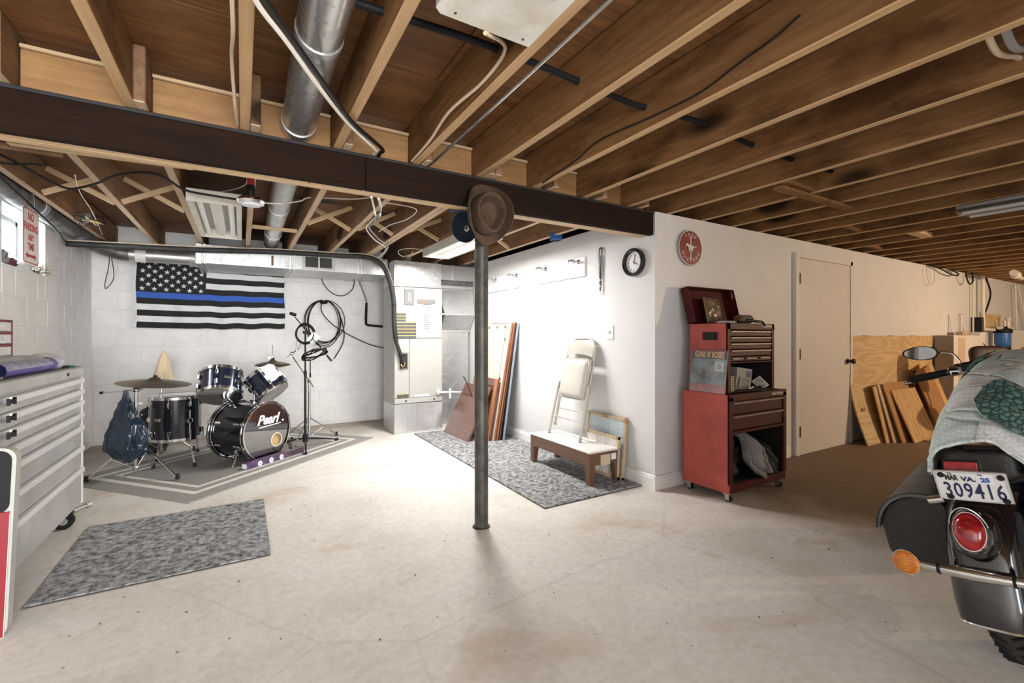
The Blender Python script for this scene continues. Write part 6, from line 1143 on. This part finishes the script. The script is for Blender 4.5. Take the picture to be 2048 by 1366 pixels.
solo('thin_pipe', MB().tube([(9.95, 2.47, 2.19), (9.95, 2.47, 1.28), (10.2, 2.46, 1.26)], .012, 8), PV, 'thin pale pipe on the wall left of the water pipe', 'pipe'); solo('thin_pipe', MB().tube([(12.1, 2.45, 2.15), (12.2, 2.45, 1.3)], .014, 8), PV, 'thin pale vertical pipe near the right frame edge', 'pipe'); solo('slanted_pipe', MB().tube([(12.25, 2.45, 2.15), (12.9, 2.45, 1.3)], .016, 8), PV, 'pale slanting pipe at the extreme right of the wall', 'pipe')
cable('power_cable', 'black cable bowing from the ceiling beside the white water pipe', [(10.45, 2.44, 2.15), (10.62, 2.44, 2.0), (10.66, 2.44, 1.88), (10.52, 2.44, 1.70), (10.38, 2.45, 1.55)], .012, black)
for lb, p0, pts in (('thin wire loop hanging from the joists over the far wall, leftmost', 0, [(8.1, 2.48, 2.19), (8.1, 2.47, 2.05), (8.22, 2.47, 1.92), (8.36, 2.47, 2.0), (8.33, 2.47, 2.19)]), ('black cable looping flat along the top of the far wall', 0, [(8.2, 2.47, 2.19), (8.5, 2.44, 2.16), (8.75, 2.42, 2.11), (9.05, 2.42, 2.10), (9.2, 2.45, 2.15), (8.95, 2.47, 2.185)]), ('black cable loop hanging down from the joists, nearest the water pipe', 0, [(9.35, 2.40, 2.19), (9.40, 2.40, 2.07), (9.52, 2.40, 2.0), (9.66, 2.40, 2.06), (9.62, 2.40, 2.19)])): cable('hanging_cable', lb, pts, .010 if 'black' in lb else .004, black if 'black' in lb else mat('tan_sheath', (0, 0, 0)))
bk = thing('control_box', 'small black box on the wall beside the water pipe', 'box', (10.08, 2.45, 1.28), (0, 0, R(6))); X(-.07, .07, -.06, .05, 0, .23, .008).build('body', blackm, bk); X(-.05, .05, -.066, -.058, .03, .20, .004).build('face', mat('dark_face', (.05, .045, .04), .3), bk)
sh_ = thing('plumbing_board', 'brown plywood board behind the water filter fittings', 'board', (10.95, 2.49, 1.28)); X(-.50, .45, -.01, .02, 0, .30, .003).build('panel', PLY, sh_)
wf = thing('water_filter', 'blue water filter canister with black cap on the far right wall', 'filter', (10.90, 2.35, 0)); MB().lathe([(0, 1.03), (.07, 1.035), (.095, 1.06), (.10, 1.10), (.10, 1.26)], 28).build('canister', mat('blue_plastic', (.04, .17, .50), .3), wf); MB().lathe([(.115, 1.26), (.115, 1.325), (.06, 1.345), (.05, 1.37), (0, 1.37)], 28).build('cap', black, wf); MB().cyl((-.20, 0, 1.345), (.55, 0, 1.345), .026, n=12).cyl((.30, 0, 1.345), (.30, 0, 1.50), .024, n=12).sph((.30, 0, 1.50), .04, 12, 8).cyl((.10, 0, 1.32), (.10, 0, 1.47), .02, n=10).build('pipe_fitting', PV, wf); X(-.03, .03, .08, .13, 1.28, 1.36).build('mount', steel, wf)
wbn = thing('white_bin', 'white storage bin with red and black tools at the right frame edge', 'bin', (12.25, 2.28, 0)); X(-.55, .6, -.14, .14, 0, 1.29, .01).build('body', mat('white_card', (0, 0, 0)), wbn); X(-.56, .61, -.15, .15, 1.27, 1.31, .004).build('rim', TRIMW, wbn); B((.32, -.155, 1.12), (.42, .03, .07), (0, R(-14), 0), .012).build('red_handle', mat('red_grip', (0, 0, 0)), wbn); MB().sph((.25, -.16, 1.19), (.17, .03, .05), 14, 8).build('black_strap', black, wbn)
cx = thing('cardboard_box', 'brown cardboard box just beyond the quilt at right', 'box', (9.6, 1.62, 0), (0, 0, R(4))); X(-.52, .9, -.2, .2, .0, 1.06, .005).build('carton', mat('brown_cardboard', (.36, .20, .085), .6, var=.12), cx)
for x in (-.25, .12): MB().cyl((x, -.2005, .97), (x, -.203, .97), .045, n=20).build('printed_ring', mat('card_print', (.25, .13, .05), .6), cx)
solo('ceiling_fitting', MB().tube([(9.6, 1.96, 2.13), (9.9, 2.0, 2.13)], .045, 14).tube([(9.75, 1.98, 2.13), (10.6, 2.08, 2.12)], .032, 12).sph((9.9, 2.0, 2.12), .06, 14, 8), PV, 'white plastic pipe fitting under the joists at far right', 'pipe')
for lb, y_, z, r_, m, am in (('beige cable threaded through the joists at the top right corner', .50, 2.262, .010, mat('tan_sheath', (0, 0, 0)), .035), ('grey ribbed conduit threaded through the joists at the top right corner', .46, 2.275, .012, mat('grey_sheath', (0, 0, 0)), .05), ('black cable threaded through the joists beside the ribbed conduit', .38, 2.27, .012, black, .04)):
    cable('threaded_cable', lb, [(2.1+.2112*i, y_+.012*math.sin(i*1.7), z-(am if i % 2 else 0)) for i in range(18)], r_, m, k=5)
cable('grey_wire', 'thin grey wire dangling from a joist hole at the right', [(3.72, .60, 2.27), (3.62, .62, 2.20), (3.50, .56, 2.205), (3.40, .50, 2.25)], .006, mat('grey_sheath', (0, 0, 0)))
cable('stapled_wire', 'thin dark wire stapled along the side of the second joist right of the white box', [(1.644,0.837,2.318), (1.644,0.931,2.288), (1.644,1.056,2.268), (1.644,1.233,2.234), (1.644,1.504,2.241), (1.644,1.85,2.264), (1.644,2.062,2.222), (1.644,2.391,2.19)], .004, black)
wj = thing('wire_tangle', 'tangle of black and tan wires with a yellow cap beside the left braces', 'wires', (-1.097,5.065,2.2)); tg_ = random.Random(5)
for k in range(7):
    pts = [(0, 0, -.01)]+[(tg_.uniform(-.09, .09), tg_.uniform(-.12, .12), tg_.uniform(-.05, .04)) for _ in range(3)]; MB().tube(smooth_path(pts, 5), .004, 6).build('wire', (black, mat('tan_sheath', (0, 0, 0)), black)[k % 3], wj)
MB().cyl((.02, 0, -.02), (.05, .01, -.035), .008, .004, 10).build('yellow_cap', mat('yellow_cap', (.75, .50, .08), .4), wj); MB().lathe([(.045, 0), (.045, .035), (0, .035)], 8, M=T(-.02, .03, .0)).build('junction_box', GALVD, wj)
eb = thing('blue_box', 'small blue plastic electrical box under the joists above the hook boards', 'box', (2.659,3.633,2.19)); X(-.05, .05, -.04, .04, -.035, .04, .006).build('shell', mat('blue_plastic', (0, 0, 0)), eb); X(-.04, .04, -.03, .03, -.038, -.034, .002).build('opening', VOID, eb)
cable('wire_loop', 'thin white wire coiled in a loop near the lit tube light', [(1.786,4.944,2.19), (1.568,4.848,2.17), (1.481,4.945,2.15), (1.587,5.182,2.14), (1.669,5.123,2.15), (1.688,5.073,2.19)], .003, SH)
# floor crumbs
cr = MB()
for i in range(80):
    x, y = rnd.uniform(-.6, 3.2), rnd.uniform(.7, 4.4); s_ = rnd.uniform(.002, .005)
    if (-.86 < x < .16 and 2.83 < y < 3.86) or (x > 2.3 and y < 1.3) or x > 1.8 and y > 2.5: continue
    cr.box((x, y, .0015), (s_*rnd.uniform(1, 3), s_, .003), (0, 0, rnd.uniform(0, 3)), 0)
co_ = solo('floor_crumbs', cr, mat('leaf_crumb', (.16, .115, .07), .9, var=.4), 'scattered dark leaf crumbs over the concrete floor', 'debris'); co_['kind'] = 'stuff'
